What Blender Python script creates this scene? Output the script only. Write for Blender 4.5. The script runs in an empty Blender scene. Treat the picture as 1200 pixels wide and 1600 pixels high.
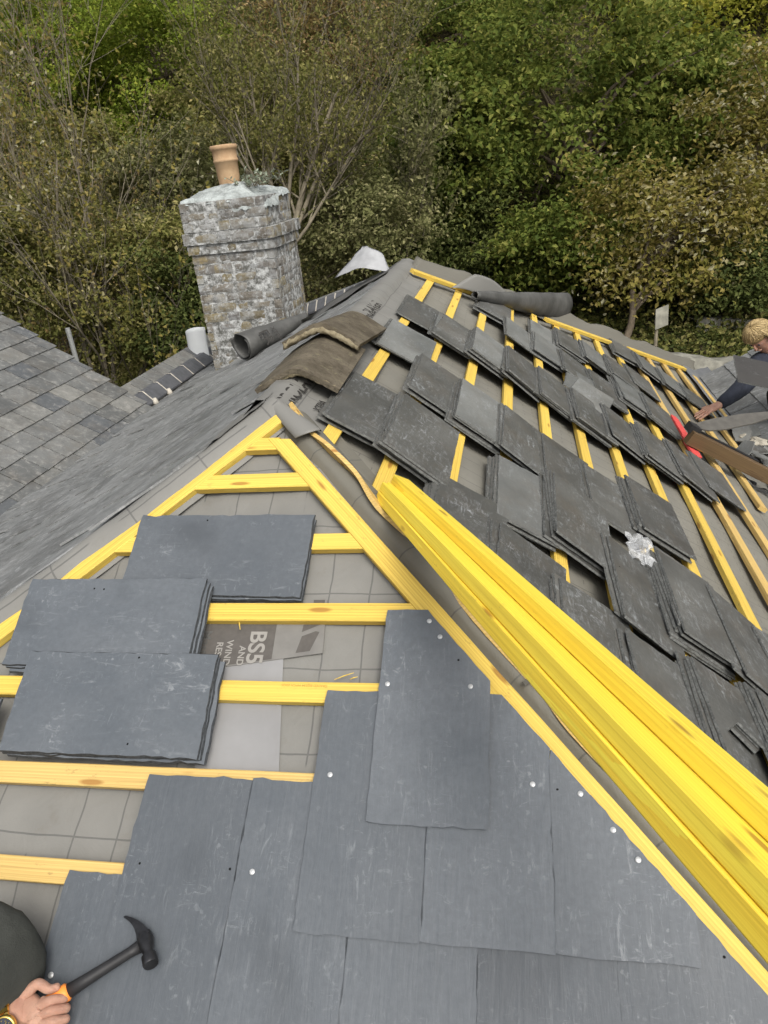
import bpy, bmesh, math, random
import numpy as np
from mathutils import Vector, Matrix, noise

random.seed(7)
rng = np.random.default_rng(7)
scene = bpy.context.scene
COL = scene.collection
R = math.radians

# ------------------------------------------------------------------ camera
CAM = Vector((0.76322, -2.11718, 0.65744))
F_PX, YAW, PITCH, ROLL = 1151.158, -0.2080095, 0.4385292, -0.1128184      # focal length in pixels of a 1200 px wide frame
_fw = Vector((math.sin(YAW)*math.cos(PITCH), math.cos(YAW)*math.cos(PITCH), -math.sin(PITCH)))
_r0 = Vector((math.cos(YAW), -math.sin(YAW), 0))
_u0 = _r0.cross(_fw)
_rt = _r0*math.cos(ROLL) + _u0*math.sin(ROLL)
_up = -_r0*math.sin(ROLL) + _u0*math.cos(ROLL)
cam_data = bpy.data.cameras.new('camera')
cam_data.sensor_fit = 'HORIZONTAL'
cam_data.sensor_width = 36.0
cam_data.lens = 36.0*F_PX/1200.0
cam_data.clip_start = 0.02
cam_data.clip_end = 500
cam = bpy.data.objects.new('camera', cam_data)
COL.objects.link(cam)
cam.matrix_world = Matrix(((_rt.x, _up.x, -_fw.x, CAM.x), (_rt.y, _up.y, -_fw.y, CAM.y), (_rt.z, _up.z, -_fw.z, CAM.z), (0, 0, 0, 1)))
scene.camera = cam

# ------------------------------------------------------------------ light
SUN_ELEV, SUN_AZ = 50.0, 148.0        # azimuth measured from +Y towards +X: behind the photographer, to the right
world = bpy.data.worlds.new('World')
scene.world = world
world.use_nodes = True
wn = world.node_tree
wn.nodes.clear()
sky = wn.nodes.new('ShaderNodeTexSky')
sky.sky_type = 'NISHITA'
sky.sun_disc = False
sky.sun_elevation = R(SUN_ELEV)
sky.sun_rotation = R(SUN_AZ)
sky.air_density = 1.0
sky.dust_density = 6.0
sky.ozone_density = 1.0
hs = wn.nodes.new('ShaderNodeHueSaturation')
hs.inputs['Saturation'].default_value = 0.30
bg = wn.nodes.new('ShaderNodeBackground')
bg.inputs['Strength'].default_value = 0.15
wo = wn.nodes.new('ShaderNodeOutputWorld')
wn.links.new(sky.outputs[0], hs.inputs['Color'])
wn.links.new(hs.outputs[0], bg.inputs['Color'])
wn.links.new(bg.outputs[0], wo.inputs['Surface'])
sun_d = bpy.data.lights.new('sun', 'SUN')
sun_d.energy = 1.3
sun_d.angle = R(25)
sun_d.color = (1.0, 0.95, 0.87)
sun = bpy.data.objects.new('sun', sun_d)
COL.objects.link(sun)
_sd = Vector((math.sin(R(SUN_AZ))*math.cos(R(SUN_ELEV)), math.cos(R(SUN_AZ))*math.cos(R(SUN_ELEV)), math.sin(R(SUN_ELEV))))
sun.rotation_euler = _sd.to_track_quat('Z', 'Y').to_euler()
scene.view_settings.view_transform = 'Standard'
scene.view_settings.look = 'None'
scene.view_settings.exposure = 0.42
scene.view_settings.gamma = 1.0

# ------------------------------------------------------------------ frames of the roof slopes
PA_, PB_ = 0.539934, 0.569143          # pitches of the near hip slope and of the right slope
RIDGE = 3.328
TA, TB = math.tan(PA_), math.tan(PB_)
eA_u, eA_v, eA_n = Vector((1, 0, 0)), Vector((0, -math.cos(PA_), -math.sin(PA_))), Vector((0, -math.sin(PA_), math.cos(PA_)))
eB_y, eB_t, eB_n = Vector((0, 1, 0)), Vector((math.cos(PB_), 0, -math.sin(PB_))), Vector((math.sin(PB_), 0, math.cos(PB_)))
def A(u, v, n=0.0): return eA_u*u + eA_v*v + eA_n*n
def B(y, t, n=0.0): return eB_y*y + eB_t*t + eB_n*n
def zc(u): return -(0.577*u - 0.051*u*u) if u > 0 else 0.577*u
def Cs(y, u, n=0.0):                    # left slope, a sagging old roof: u metres left of the ridge
    s = 0.577 - 0.102*u
    k = 1/math.hypot(1, s)
    return Vector((-u - s*k*n, y, zc(u) + k*n))
HIPB = TB/TA*math.cos(PB_)              # y = -HIPB*t on the near right hip
def ray(x, y): return _fw + _rt*((x-600)/F_PX) - _up*((y-800)/F_PX)
def at(x, y, d): return CAM + ray(x, y)*d
def on_plane(x, y, p0, n):
    d = ray(x, y)
    return CAM + d*((p0-CAM).dot(n)/d.dot(n))
def pixA(x, y, n=0.0):
    p = on_plane(x, y, eA_n*n, eA_n) - eA_n*n
    return p.x, p.dot(eA_v)
def pixB(x, y, n=0.0):
    p = on_plane(x, y, eB_n*n, eB_n) - eB_n*n
    return p.y, p.dot(eB_t)
def frame(o, ex, ey, ez):
    return Matrix(((ex.x, ey.x, ez.x, o.x), (ex.y, ey.y, ez.y, o.y), (ex.z, ey.z, ez.z, o.z), (0, 0, 0, 1)))

# ------------------------------------------------------------------ object helpers
def tag(o, label=None, cat=None, group=None, kind=None):
    if label: o['label'] = label
    if cat: o['category'] = cat
    if group: o['group'] = group
    if kind: o['kind'] = kind
    return o
def empty(name, loc=(0, 0, 0), label=None, cat=None, group=None):
    o = bpy.data.objects.new(name, None)
    o.empty_display_size = 0.1
    COL.objects.link(o)
    o.location = loc
    return tag(o, label, cat, group)
def link(name, me, M=None):
    o = bpy.data.objects.new(name, me)
    COL.objects.link(o)
    if M is not None: o.matrix_basis = M
    return o
def worldm(o):
    m = o.matrix_basis.copy()
    while o.parent is not None:
        o = o.parent
        m = o.matrix_basis @ m
    return m
def part(name, me, parent, M=None):     # mesh given in world space (or placed in the world by M)
    o = bpy.data.objects.new(name, me)
    COL.objects.link(o)
    o.parent = parent
    o.matrix_basis = worldm(parent).inverted() @ (M if M is not None else Matrix.Identity(4))
    return o
def sheet(fn, u0, u1, v0, v1, nu, nv, name, mats, smooth=True, uvs=None):   # fn(u, v) -> point; UV map in metres
    vs, uv = [], []
    for j in range(nv+1):
        for i in range(nu+1):
            v = v0+(v1-v0)*j/nv
            a0 = u0(v) if callable(u0) else u0
            a1 = u1(v) if callable(u1) else u1
            u = a0+(a1-a0)*i/nu
            vs.append(tuple(fn(u, v)))
            uv.append(uvs(u, v) if uvs else (u, v))
    fs = [(j*(nu+1)+i, j*(nu+1)+i+1, (j+1)*(nu+1)+i+1, (j+1)*(nu+1)+i) for j in range(nv) for i in range(nu)]
    me = bpy.data.meshes.new(name)
    me.from_pydata(vs, [], fs)
    ul = me.uv_layers.new(name='metres')
    for p in me.polygons:
        for li in p.loop_indices: ul.data[li].uv = uv[me.loops[li].vertex_index]
        p.use_smooth = smooth
    me.materials.append(mats)
    return me
def child(name, me, parent, M=None):    # M in the parent's own space
    o = bpy.data.objects.new(name, me)
    COL.objects.link(o)
    o.parent = parent
    o.matrix_basis = M if M is not None else Matrix.Identity(4)
    return o

class MB:
    def __init__(s): s.v, s.f, s.m = [], [], []
    def add(s, vs, fs, mi=0):
        o = len(s.v)
        s.v += [tuple(v) for v in vs]
        s.f += [tuple(i+o for i in f) for f in fs]
        s.m += [mi]*len(fs)
    def box(s, o, ex, ey, ez, mi=0):    # o corner, full edge vectors
        vs = [o, o+ex, o+ex+ey, o+ey, o+ez, o+ex+ez, o+ex+ey+ez, o+ey+ez]
        s.add(vs, [(3, 2, 1, 0), (4, 5, 6, 7), (0, 1, 5, 4), (1, 2, 6, 5), (2, 3, 7, 6), (3, 0, 4, 7)], mi)
    def tube(s, pts, rad, n=6, mi=0, cap=True):
        rings = []
        pts = [Vector(p) for p in pts]
        prev = None
        for i, p in enumerate(pts):
            d = (pts[min(i+1, len(pts)-1)] - pts[max(i-1, 0)]).normalized()
            a = prev if prev is not None else (Vector((0, 0, 1)) if abs(d.z) < .9 else Vector((1, 0, 0)))
            x = (a - d*a.dot(d))
            x = x.normalized() if x.length > 1e-6 else d.orthogonal().normalized()
            prev = x
            yv = d.cross(x)
            r = rad[i] if isinstance(rad, (list, tuple)) else rad
            rings.append([p + (x*math.cos(2*math.pi*k/n) + yv*math.sin(2*math.pi*k/n))*r for k in range(n)])
        vs = [q for rg in rings for q in rg]
        fs = []
        for i in range(len(rings)-1):
            for k in range(n):
                a, b = i*n+k, i*n+(k+1) % n
                fs.append((a, b, b+n, a+n))
        if cap:
            fs.append(tuple(range(n-1, -1, -1)))
            fs.append(tuple((len(rings)-1)*n+k for k in range(n)))
        s.add(vs, fs, mi)
    def lathe(s, c, prof, n=24, axis=None, mi=0):
        ez = (axis or Vector((0, 0, 1))).normalized()
        ex = ez.orthogonal().normalized()
        ey = ez.cross(ex)
        c = Vector(c)
        vs = []
        for r, h in prof:
            vs += [c + (ex*math.cos(2*math.pi*k/n) + ey*math.sin(2*math.pi*k/n))*r + ez*h for k in range(n)]
        fs = []
        for i in range(len(prof)-1):
            for k in range(n):
                a, b = i*n+k, i*n+(k+1) % n
                fs.append((a, b, b+n, a+n))
        s.add(vs, fs, mi)
    def grid(s, fn, nu, nv, mi=0, flip=False):
        vs = [fn(i/nu, j/nv) for j in range(nv+1) for i in range(nu+1)]
        fs = []
        for j in range(nv):
            for i in range(nu):
                a = j*(nu+1)+i
                q = (a, a+1, a+nu+2, a+nu+1)
                fs.append(q[::-1] if flip else q)
        s.add(vs, fs, mi)
    def mesh(s, name, mats, smooth=False):
        me = bpy.data.meshes.new(name)
        me.from_pydata(s.v, [], s.f)
        for m in (mats if isinstance(mats, (list, tuple)) else [mats]): me.materials.append(m)
        if any(s.m): me.polygons.foreach_set('material_index', s.m)
        if smooth: me.polygons.foreach_set('use_smooth', [True]*len(me.polygons))
        me.update()
        return me
def solid_sheet(fn, nu, nv, th, nrm):   # sheet with real thickness th below fn along nrm
    m = MB()
    vs = [Vector(fn(i/nu, j/nv)) for j in range(nv+1) for i in range(nu+1)]
    lo = [v - nrm*th for v in vs]
    N = len(vs)
    fs = []
    for j in range(nv):
        for i in range(nu):
            a = j*(nu+1)+i
            fs.append((a, a+1, a+nu+2, a+nu+1))
            fs.append((a+N+nu+1, a+N+nu+2, a+N+1, a+N))
    rim = list(range(nu+1)) + [j*(nu+1)+nu for j in range(1, nv+1)] + [nv*(nu+1)+i for i in range(nu-1, -1, -1)] + [j*(nu+1) for j in range(nv-1, 0, -1)]
    for k in range(len(rim)):
        a, b = rim[k], rim[(k+1) % len(rim)]
        fs.append((b, a, a+N, b+N))
    m.add(vs+lo, fs)
    return m
def fbm(p, o=3): return noise.fractal(Vector(p), 1.0, 2.0, o)

# ------------------------------------------------------------------ materials
class NT:
    def __init__(s, name):
        s.mat = bpy.data.materials.new(name)
        s.mat.use_nodes = True
        s.t = s.mat.node_tree
        s.b = s.t.nodes['Principled BSDF']
    def n(s, typ, **kw):
        nd = s.t.nodes.new(typ)
        for k, v in kw.items():
            if k.startswith('i_'):
                key = k[2:].replace('_', ' ')
                nd.inputs[int(key) if key.isdigit() else key].default_value = v
            else: setattr(nd, k, v)
        return nd
    def l(s, a, b):
        s.t.links.new(a, b)
    def coord(s, scale=(1, 1, 1), rand=True, kind='Object'):
        tc = s.n('ShaderNodeTexCoord')
        out = tc.outputs[kind]
        if rand:
            oi = s.n('ShaderNodeObjectInfo')
            mul = s.n('ShaderNodeMath', operation='MULTIPLY', i_1=53.0)
            s.l(oi.outputs['Random'], mul.inputs[0])
            add = s.n('ShaderNodeVectorMath', operation='ADD')
            s.l(out, add.inputs[0])
            s.l(mul.outputs[0], add.inputs[1])
            out = add.outputs[0]
        mp = s.n('ShaderNodeVectorMath', operation='MULTIPLY')
        mp.inputs[1].default_value = scale
        s.l(out, mp.inputs[0])
        return mp.outputs[0]
    def noise(s, vec, scale, detail=4, rough=.55, dist=0.0):
        nd = s.n('ShaderNodeTexNoise')
        nd.inputs['Scale'].default_value = scale
        nd.inputs['Detail'].default_value = detail
        nd.inputs['Roughness'].default_value = rough
        nd.inputs['Distortion'].default_value = dist
        s.l(vec, nd.inputs['Vector'])
        return nd.outputs[0]
    def ramp(s, fac, stops):
        nd = s.n('ShaderNodeValToRGB')
        cr = nd.color_ramp
        while len(cr.elements) < len(stops): cr.elements.new(.5)
        for e, (p, c) in zip(cr.elements, stops):
            e.position = p
            e.color = (*c, 1) if len(c) == 3 else c
        s.l(fac, nd.inputs[0])
        return nd.outputs[0]
    def rr(s, fac, a, b, lo=0.0, hi=1.0):
        nd = s.n('ShaderNodeMapRange')
        nd.inputs[1].default_value, nd.inputs[2].default_value, nd.inputs[3].default_value, nd.inputs[4].default_value = a, b, lo, hi
        s.l(fac, nd.inputs[0])
        return nd.outputs[0]
    def math(s, op, a, b=None):
        nd = s.n('ShaderNodeMath', operation=op)
        for i, x in enumerate((a, b)):
            if x is None: continue
            if isinstance(x, (int, float)): nd.inputs[i].default_value = x
            else: s.l(x, nd.inputs[i])
        return nd.outputs[0]
    def mix(s, fac, a, b, mode='MIX'):
        nd = s.n('ShaderNodeMix', data_type='RGBA', blend_type=mode)
        for inp, x in ((nd.inputs[0], fac), (nd.inputs[6], a), (nd.inputs[7], b)):
            if isinstance(x, (int, float)): inp.default_value = x
            elif isinstance(x, (tuple, list)): inp.default_value = (*x, 1) if len(x) == 3 else x
            else: s.l(x, inp)
        return nd.outputs[2]
    def bump(s, h, strength=.3, dist=.01):
        nd = s.n('ShaderNodeBump')
        nd.inputs['Strength'].default_value = strength
        nd.inputs['Distance'].default_value = dist
        s.l(h, nd.inputs['Height'])
        s.l(nd.outputs[0], s.b.inputs['Normal'])
    def done(s, color=None, rough=.6, spec=.4, metal=0.0):
        if color is not None:
            if isinstance(color, (tuple, list)): s.b.inputs['Base Color'].default_value = (*color, 1)
            else: s.l(color, s.b.inputs['Base Color'])
        if isinstance(rough, (int, float)): s.b.inputs['Roughness'].default_value = rough
        else: s.l(rough, s.b.inputs['Roughness'])
        s.b.inputs['Specular IOR Level'].default_value = spec
        s.b.inputs['Metallic'].default_value = metal
        return s.mat

def plain(name, color, rough=.6, spec=.4, metal=0.0, var=.25, scale=30, bump=0.0):
    m = NT(name)
    v = m.coord()
    nz = m.noise(v, scale, 5)
    c = m.mix(m.rr(nz, .3, .7), tuple(x*(1-var) for x in color), tuple(min(1, x*(1+var)) for x in color))
    if bump: m.bump(nz, bump, .004)
    return m.done(c, rough, spec, metal)

def slate_mat(name, dark, light, scuff=.5, brown=0.0, rough=(.42, .62), island=False, scuff_col=(.34, .36, .37), pale=None, st=0.0, fleck=0.0, odd=True):
    m = NT(name)
    v = m.coord()
    big = m.noise(v, 3.2, 5, .6)
    fine = m.noise(v, 70, 6, .65)
    col = m.mix(m.rr(big, .3, .7), dark, light)
    oi = m.n('ShaderNodeObjectInfo')
    rnd = oi.outputs['Random']
    if island:
        g = m.n('ShaderNodeNewGeometry')
        rnd = g.outputs['Random Per Island']
    col = m.mix(m.rr(rnd, 0, 1, 0, .45 if island else .55), col, tuple(x*(.8 if island else .62) for x in dark))
    if island:
        w2 = m.n('ShaderNodeTexWhiteNoise', noise_dimensions='1D')
        m.l(rnd, w2.inputs['W'])
        col = m.mix(m.rr(w2.outputs[0], .55, 1.0, 0, .8), col, pale or light)
        w3 = m.n('ShaderNodeTexWhiteNoise', noise_dimensions='1D')
        m.l(m.math('ADD', rnd, 3.7), w3.inputs['W'])
        if odd: col = m.mix(m.rr(w3.outputs[0], .88, .90, 0, .8), col, (.075, .083, .092))
        col = m.mix(m.rr(w3.outputs[0], .0, .25, .7, 0), col, tuple(x*.55 for x in dark))
        if fleck:
            f1 = m.noise(v, 17, 8, .8, .5)
            col = m.mix(m.rr(f1, .52, .64, 0, fleck), col, scuff_col)
            col = m.mix(m.rr(f1, .48, .36, 0, fleck*.8), col, tuple(x*.4 for x in dark))
            f2 = m.noise(v, 70, 4, .7)
            col = m.mix(m.rr(f2, .64, .70, 0, .6), col, (.50, .50, .47))
    if brown:
        bn = m.noise(v, 5.5, 6, .7)
        col = m.mix(m.rr(bn, .48, .75, 0, brown), col, (.12, .095, .065))
    # chalky scuffs: short broken strokes in two directions, gathered in patches
    patch = m.rr(m.noise(v, 6.5, 4, .65), .42, .66)
    s1 = m.rr(m.noise(m.coord((11, 46, 30)), 1.0, 6, .78, 1.6), .56-st, .70-st)
    s2 = m.rr(m.noise(m.coord((60, 20, 30)), 1.0, 6, .78, 1.8), .585-st, .72-st)
    ss = m.math('MULTIPLY', m.math('MAXIMUM', s1, s2), patch)
    spots = m.rr(m.noise(v, 46, 3, .5), .66-st, .72-st, 0, .7)
    ss = m.math('MAXIMUM', ss, m.math('MULTIPLY', spots, patch))
    col = m.mix(m.math('MULTIPLY', ss, scuff), col, scuff_col)
    stain = m.rr(m.noise(m.coord((2.2, 3.2, 3)), 1.0, 4, .6), .56, .70, 0, .55)
    col = m.mix(stain, col, tuple(x*.5 for x in dark))
    col = m.mix(m.rr(fine, .3, .7, .0, .35), col, tuple(x*.55 for x in dark))
    riv = m.noise(m.coord((5, 40, 5)), 1.0, 6, .65, .4)
    h = m.math('ADD', m.math('MULTIPLY', fine, .35), riv)
    m.bump(h, .35, .004)
    return m.done(col, m.rr(big, .3, .7, rough[0], rough[1]), .45)

def timber_mat(name, base, dark, weather=0.0):
    m = NT(name)
    v = m.coord()
    warp = m.noise(m.coord((1.2, 6, 6)), 1.0, 3, .5)
    ring = m.n('ShaderNodeTexWave', wave_type='BANDS', bands_direction='Y', wave_profile='SAW')
    ring.inputs['Scale'].default_value = 9
    ring.inputs['Distortion'].default_value = 5.0
    ring.inputs['Detail'].default_value = 3
    ring.inputs['Detail Scale'].default_value = .8
    m.l(m.coord((.35, 5, 5)), ring.inputs['Vector'])
    grain = m.noise(m.coord((1.6, 240, 240)), 1.0, 4, .6)
    col = m.mix(m.rr(ring.outputs['Color'], .1, 1, 0, .75), base, dark)
    col = m.mix(m.rr(grain, .42, .72, 0, .6), col, tuple(x*.62 for x in dark))
    col = m.mix(m.rr(warp, .35, .7, 0, .35), col, tuple(min(1, x*1.12) for x in base))
    knot = m.n('ShaderNodeTexVoronoi', feature='F1')
    knot.inputs['Scale'].default_value = 1.0
    m.l(m.coord((4.2, 19, 19)), knot.inputs['Vector'])
    kn = m.rr(knot.outputs['Distance'], .10, .16, 1, 0)
    col = m.mix(m.math('MULTIPLY', kn, .75), col, (.26, .11, .02))
    st = m.rr(m.noise(m.coord((30, 70, 70)), 1.0, 5, .75), .60, .70)
    pt = m.rr(m.noise(v, 5, 3), .42, .62)
    col = m.mix(m.math('MULTIPLY', m.math('MULTIPLY', st, pt), .25+weather), col, (.20, .12, .05))
    m.bump(m.math('ADD', grain, m.math('MULTIPLY', ring.outputs['Fac'], .4)), .22, .003)
    return m.done(col, .55, .3)

def underlay_mat(name, base, ku=.105, kv=.205, line=.52, dash=False):
    m = NT(name)
    tc = m.n('ShaderNodeTexCoord')
    sep = m.n('ShaderNodeSeparateXYZ')
    m.l(tc.outputs['UV'], sep.inputs[0])
    wob = m.noise(tc.outputs['UV'], 3.0, 3)
    wo = m.math('MULTIPLY', m.math('SUBTRACT', wob, .5), .03)
    U, V = m.math('ADD', sep.outputs[0], wo), m.math('ADD', m.math('ADD', sep.outputs[1], .085), wo)
    def lines(c, k, w):
        fr = m.math('FRACT', m.math('DIVIDE', c, k))
        return m.math('LESS_THAN', m.math('ABSOLUTE', m.math('SUBTRACT', fr, .5)), w/k*.5)
    l1 = lines(U, ku, .0042)
    l2 = lines(V, kv, .0042)
    gap1 = m.rr(m.noise(tc.outputs['UV'], 4.3, 1), .44, .46)
    gap2 = m.rr(m.noise(tc.outputs['UV'], 3.1, 1), .34, .36)
    ln = m.math('MAXIMUM', m.math('MULTIPLY', l1, gap1), m.math('MULTIPLY', l2, gap2))
    if dash:
        d1 = m.math('MULTIPLY', lines(V, .0517, .003), m.math('GREATER_THAN', m.math('FRACT', m.math('DIVIDE', U, .055)), .55))
        ln = m.math('MAXIMUM', ln, m.math('MULTIPLY', d1, m.rr(m.noise(tc.outputs['UV'], 2.2, 1), .45, .5)))
    n1 = m.noise(tc.outputs['UV'], 5, 5, .6)
    n2 = m.noise(tc.outputs['UV'], 260, 3, .6)
    col = m.mix(m.rr(n1, .3, .72), tuple(x*.80 for x in base), base)
    col = m.mix(m.rr(n2, .4, .7, 0, .25), col, tuple(x*.8 for x in base))
    dirt = m.rr(m.noise(tc.outputs['UV'], 11, 5, .7), .58, .75, 0, .35)
    col = m.mix(dirt, col, (.12, .105, .08))
    col = m.mix(m.math('MULTIPLY', ln, line), col, (.045, .045, .045))
    crk = m.noise(tc.outputs['UV'], 9, 4, .6, 1.2)
    m.bump(m.math('ADD', crk, m.math('MULTIPLY', n2, .1)), .28, .012)
    return m.done(col, .62, .35)

def leaf_mat(name, cols, trans=.35, rough=.5):
    m = NT(name)
    g = m.n('ShaderNodeNewGeometry')
    big = m.noise(m.coord((1, 1, 1)), .9, 3)
    fac = m.math('ADD', m.math('MULTIPLY', g.outputs['Random Per Island'], .72), m.math('MULTIPLY', m.rr(big, .3, .7), .28))
    stops = [(i/(len(cols)-1), c) for i, c in enumerate(cols)]
    col = m.ramp(fac, stops)
    m.done(col, .7, .12)
    tr = m.n('ShaderNodeBsdfTranslucent')
    m.l(col, tr.inputs['Color'])
    mx = m.n('ShaderNodeMixShader')
    mx.inputs[0].default_value = trans
    m.l(m.b.outputs[0], mx.inputs[1])
    m.l(tr.outputs[0], mx.inputs[2])
    out = next(n for n in m.t.nodes if n.type == 'OUTPUT_MATERIAL')
    m.l(mx.outputs[0], out.inputs[0])
    return m.mat

M = {}
M['slate_blue'] = slate_mat('blue_grey_slate', (.088, .101, .115), (.128, .141, .155), .6, st=.006)
M['slate_dark'] = slate_mat('dark_slate', (.066, .066, .060), (.130, .130, .118), .9, .4, st=.035)
M['slate_pale'] = slate_mat('weathered_pale_slate', (.12, .125, .12), (.23, .235, .22), .8, .35, st=.03)
M['slate_old'] = slate_mat('old_roof_slate', (.120, .124, .120), (.195, .198, .190), .35, .45, island=True, scuff_col=(.42, .41, .38), pale=(.235, .23, .205), fleck=.5)
M['slate_left'] = slate_mat('left_slope_slate', (.15, .155, .152), (.25, .255, .25), .8, .15, island=True, scuff_col=(.40, .41, .41), pale=(.24, .245, .24), fleck=.75, odd=False, st=.02)
M['edge_dark'] = plain('split_slate_edge', (.105, .108, .102), .8, .3, 0, .45, 120, .4)
M['edge_shadow'] = plain('shadow_dark_slate_edge', (.04, .044, .048), .8, .3, 0, .45, 120, .4)  # edge colour darkened to paint in the shadow line under the slate tails
M['slate_hole'] = plain('nail_hole', (.01, .01, .01), .9, .1)
M['yellow'] = timber_mat('yellow_treated_batten', (.68, .50, .10), (.52, .32, .05), .55)
M['yellow_new'] = timber_mat('fresh_yellow_batten', (.86, .69, .075), (.78, .50, .04), .1)
M['yellow_pale'] = timber_mat('worn_yellow_batten', (.60, .43, .15), (.42, .26, .08), .6)
M['under_A'] = underlay_mat('printed_underlay', (.195, .192, .176))
M['under_B'] = underlay_mat('printed_underlay_right', (.195, .188, .160), .105, .205, .5, True)
M['under_C'] = underlay_mat('wrinkled_underlay', (.15, .143, .118), .16, .22, .5)
M['under_back'] = plain('underlay_dark_side', (.085, .085, .08), .5, .4, 0, .2, 12, .1)
M['under_pale'] = plain('underlay_pale_side', (.225, .225, .225), .6, .3, 0, .08, 9, .05)
M['under_print'] = plain('underlay_grey_print', (.085, .078, .07), .6, .3, 0, .12, 60)
M['white_flap'] = plain('grey_white_membrane', (.30, .305, .31), .6, .3, 0, .15, 14, .1)
M['white_sheet'] = plain('white_sheet', (.60, .62, .62), .45, .4, 0, .05, 8)
M['ink'] = plain('dark_ink', (.035, .033, .03), .7, .2)
M['nail'] = plain('galvanised_nail', (.46, .47, .47), .4, .5, .35, .1, 90)
M['trunk'] = plain('bark', (.13, .105, .075), .85, .15, 0, .4, 14, .6)
M['twig'] = plain('pale_bark', (.16, .14, .10), .85, .15, 0, .35, 10, .4)

# ------------------------------------------------------------------ ground
def ground_z(x, y):
    if y < 8.6: z = -3.1
    elif y < 10.4: z = -3.1+(y-8.6)/1.8*.55
    elif y < 12: z = -2.55+(y-10.4)*.25
    elif y < 24: z = -2.15+(y-12)*.86
    else: z = 8.17+(y-24)*.45
    k = min(1, max(0, (y-8)/4))
    return z + k*(.35*fbm((x*.3, y*.3, 0)) + .12*fbm((x*1.3, y*1.3, 3)))
ys = [-40, -20, -10, -5, 0, 4, 7] + [8+.35*i for i in range(60)] + [31, 36, 44, 60, 90]
xs = [-80, -50, -35, -25] + [-20+.5*i for i in range(81)] + [25, 35, 50, 80]
gv = [(x, y, ground_z(x, y)) for y in ys for x in xs]
nx = len(xs)
gf = [(j*nx+i, j*nx+i+1, (j+1)*nx+i+1, (j+1)*nx+i) for j in range(len(ys)-1) for i in range(nx-1)]
gm = bpy.data.meshes.new('hillside')
gm.from_pydata(gv, [], gf)
m = NT('leaf_litter_ground')
v = m.coord(rand=False)
c = m.ramp(m.noise(v, 2.2, 8, .7), [(.3, (.022, .020, .012)), (.5, (.05, .042, .022)), (.62, (.035, .045, .016)), (.8, (.10, .08, .045))])
m.bump(m.noise(v, 14, 6, .7), .8, .08)
gm.materials.append(m.done(c, .95, .1))
gm.polygons.foreach_set('use_smooth', [True]*len(gm.polygons))
tag(link('hillside_ground', gm), kind='structure')

# ------------------------------------------------------------------ the house with the stripped roof
house = empty('house', (0, 1.5, -3.1), 'house with stripped hipped roof showing grey printed underlay and a slated left slope', 'house')
TE, VE, UE = 3.05, 3.2, 2.42            # how far down each slope goes
hipL = lambda v: zc_inv(-v*math.sin(PA_))
def zc_inv(z):                          # u on the left slope at height z
    return (0.577 - math.sqrt(max(0, 0.577**2 + 4*0.051*z)))/(2*0.051)
def wrinkle(u, v, s=0.0): return .005*fbm((u*5+s, v*5, s)) + .004*abs(fbm((u*9+v*4, v*7-u*3, s+5), 2)) + .006*math.sin(u*math.pi/.45) - .006
vmax = 2.2
me = sheet(lambda u, v: A(u, v, wrinkle(u, v, 3)-.004), lambda v: -hipL(v)-.0, lambda v: v*math.cos(PA_)*TA/TB, 0.0, vmax, 60, 70, 'underlay', M['under_A'])
part('underlay', me, house)
rear = lambda t: RIDGE + HIPB*t
me = sheet(lambda y, t: B(y, t, .004*fbm((y*4, t*4, 9)) + .008*math.sin(y*math.pi/.5)-.012), lambda t: -HIPB*t, rear, 0.0, TE, 90, 50, 'underlay', M['under_B'])
part('underlay', me, house)
# rear hip slope, out of sight behind the ridge
me = sheet(lambda u, v: Vector((u, RIDGE+v*math.cos(PA_), -v*math.sin(PA_)-.01)), lambda v: -v*1.2, lambda v: v*math.cos(PA_)*TA/TB, 0.0, 3.0, 8, 8, 'underlay', M['under_B'])
part('underlay', me, house)
# old slating of the left slope, each slate laid with its own small tilt
mb = MB()
random.seed(11)
def c_slates(mb):
    W, G, TH = .27, .2, .007
    k = 0
    u = .06
    while u < UE:
        y0 = zc(u+.2)/TA + .045
        y1 = RIDGE + .97*u - .05
        off = (k % 2)*W/2 + random.uniform(-.02, .02)
        y = y0 - off
        while y < y1:
            a, b = max(y, y0+random.uniform(0, .02)), min(y+W-.004, y1)
            if b-a > .02:
                l = .40; b -= .008
                h0, h1 = .022+random.uniform(-.001, .001), .041+random.uniform(-.004, .009)
                sk = random.uniform(-.006, .006)
                ua, ub = max(.02, u-.2), u+.2+random.uniform(-.006, .006)
                ja, jb = random.uniform(-.003, .003), random.uniform(-.003, .003)
                hp = lambda w_: zc(w_)/TA + .045
                q = [Cs(max(a, hp(ua)), ua, h0), Cs(max(b, hp(ua)+.004), ua, h0+sk), Cs(max(b, hp(ub)+.004), ub+jb, h1+sk), Cs(max(a, hp(ub)), ub+ja, h1)]
                nn = (q[1]-q[0]).cross(q[3]-q[0]).normalized()
                if nn.z < 0: nn = -nn
                vs = q + [p - nn*TH for p in q]
                mb.add(vs, [(0, 1, 2, 3), (7, 6, 5, 4), (2, 1, 5, 6), (3, 2, 6, 7), (1, 0, 4, 5), (0, 3, 7, 4)])
            y += W
        u += G
        k += 1
c_slates(mb)
part('slate_covering', mb.mesh('slate_covering', M['slate_left']), house)
me = sheet(lambda y, u: Cs(y, u, -.03), lambda u: zc(u)/TA, lambda u: RIDGE+.97*u, 0.0, UE+.1, 12, 14, 'roof_boarding', M['under_back'])
part('roof_boarding', me, house)
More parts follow.
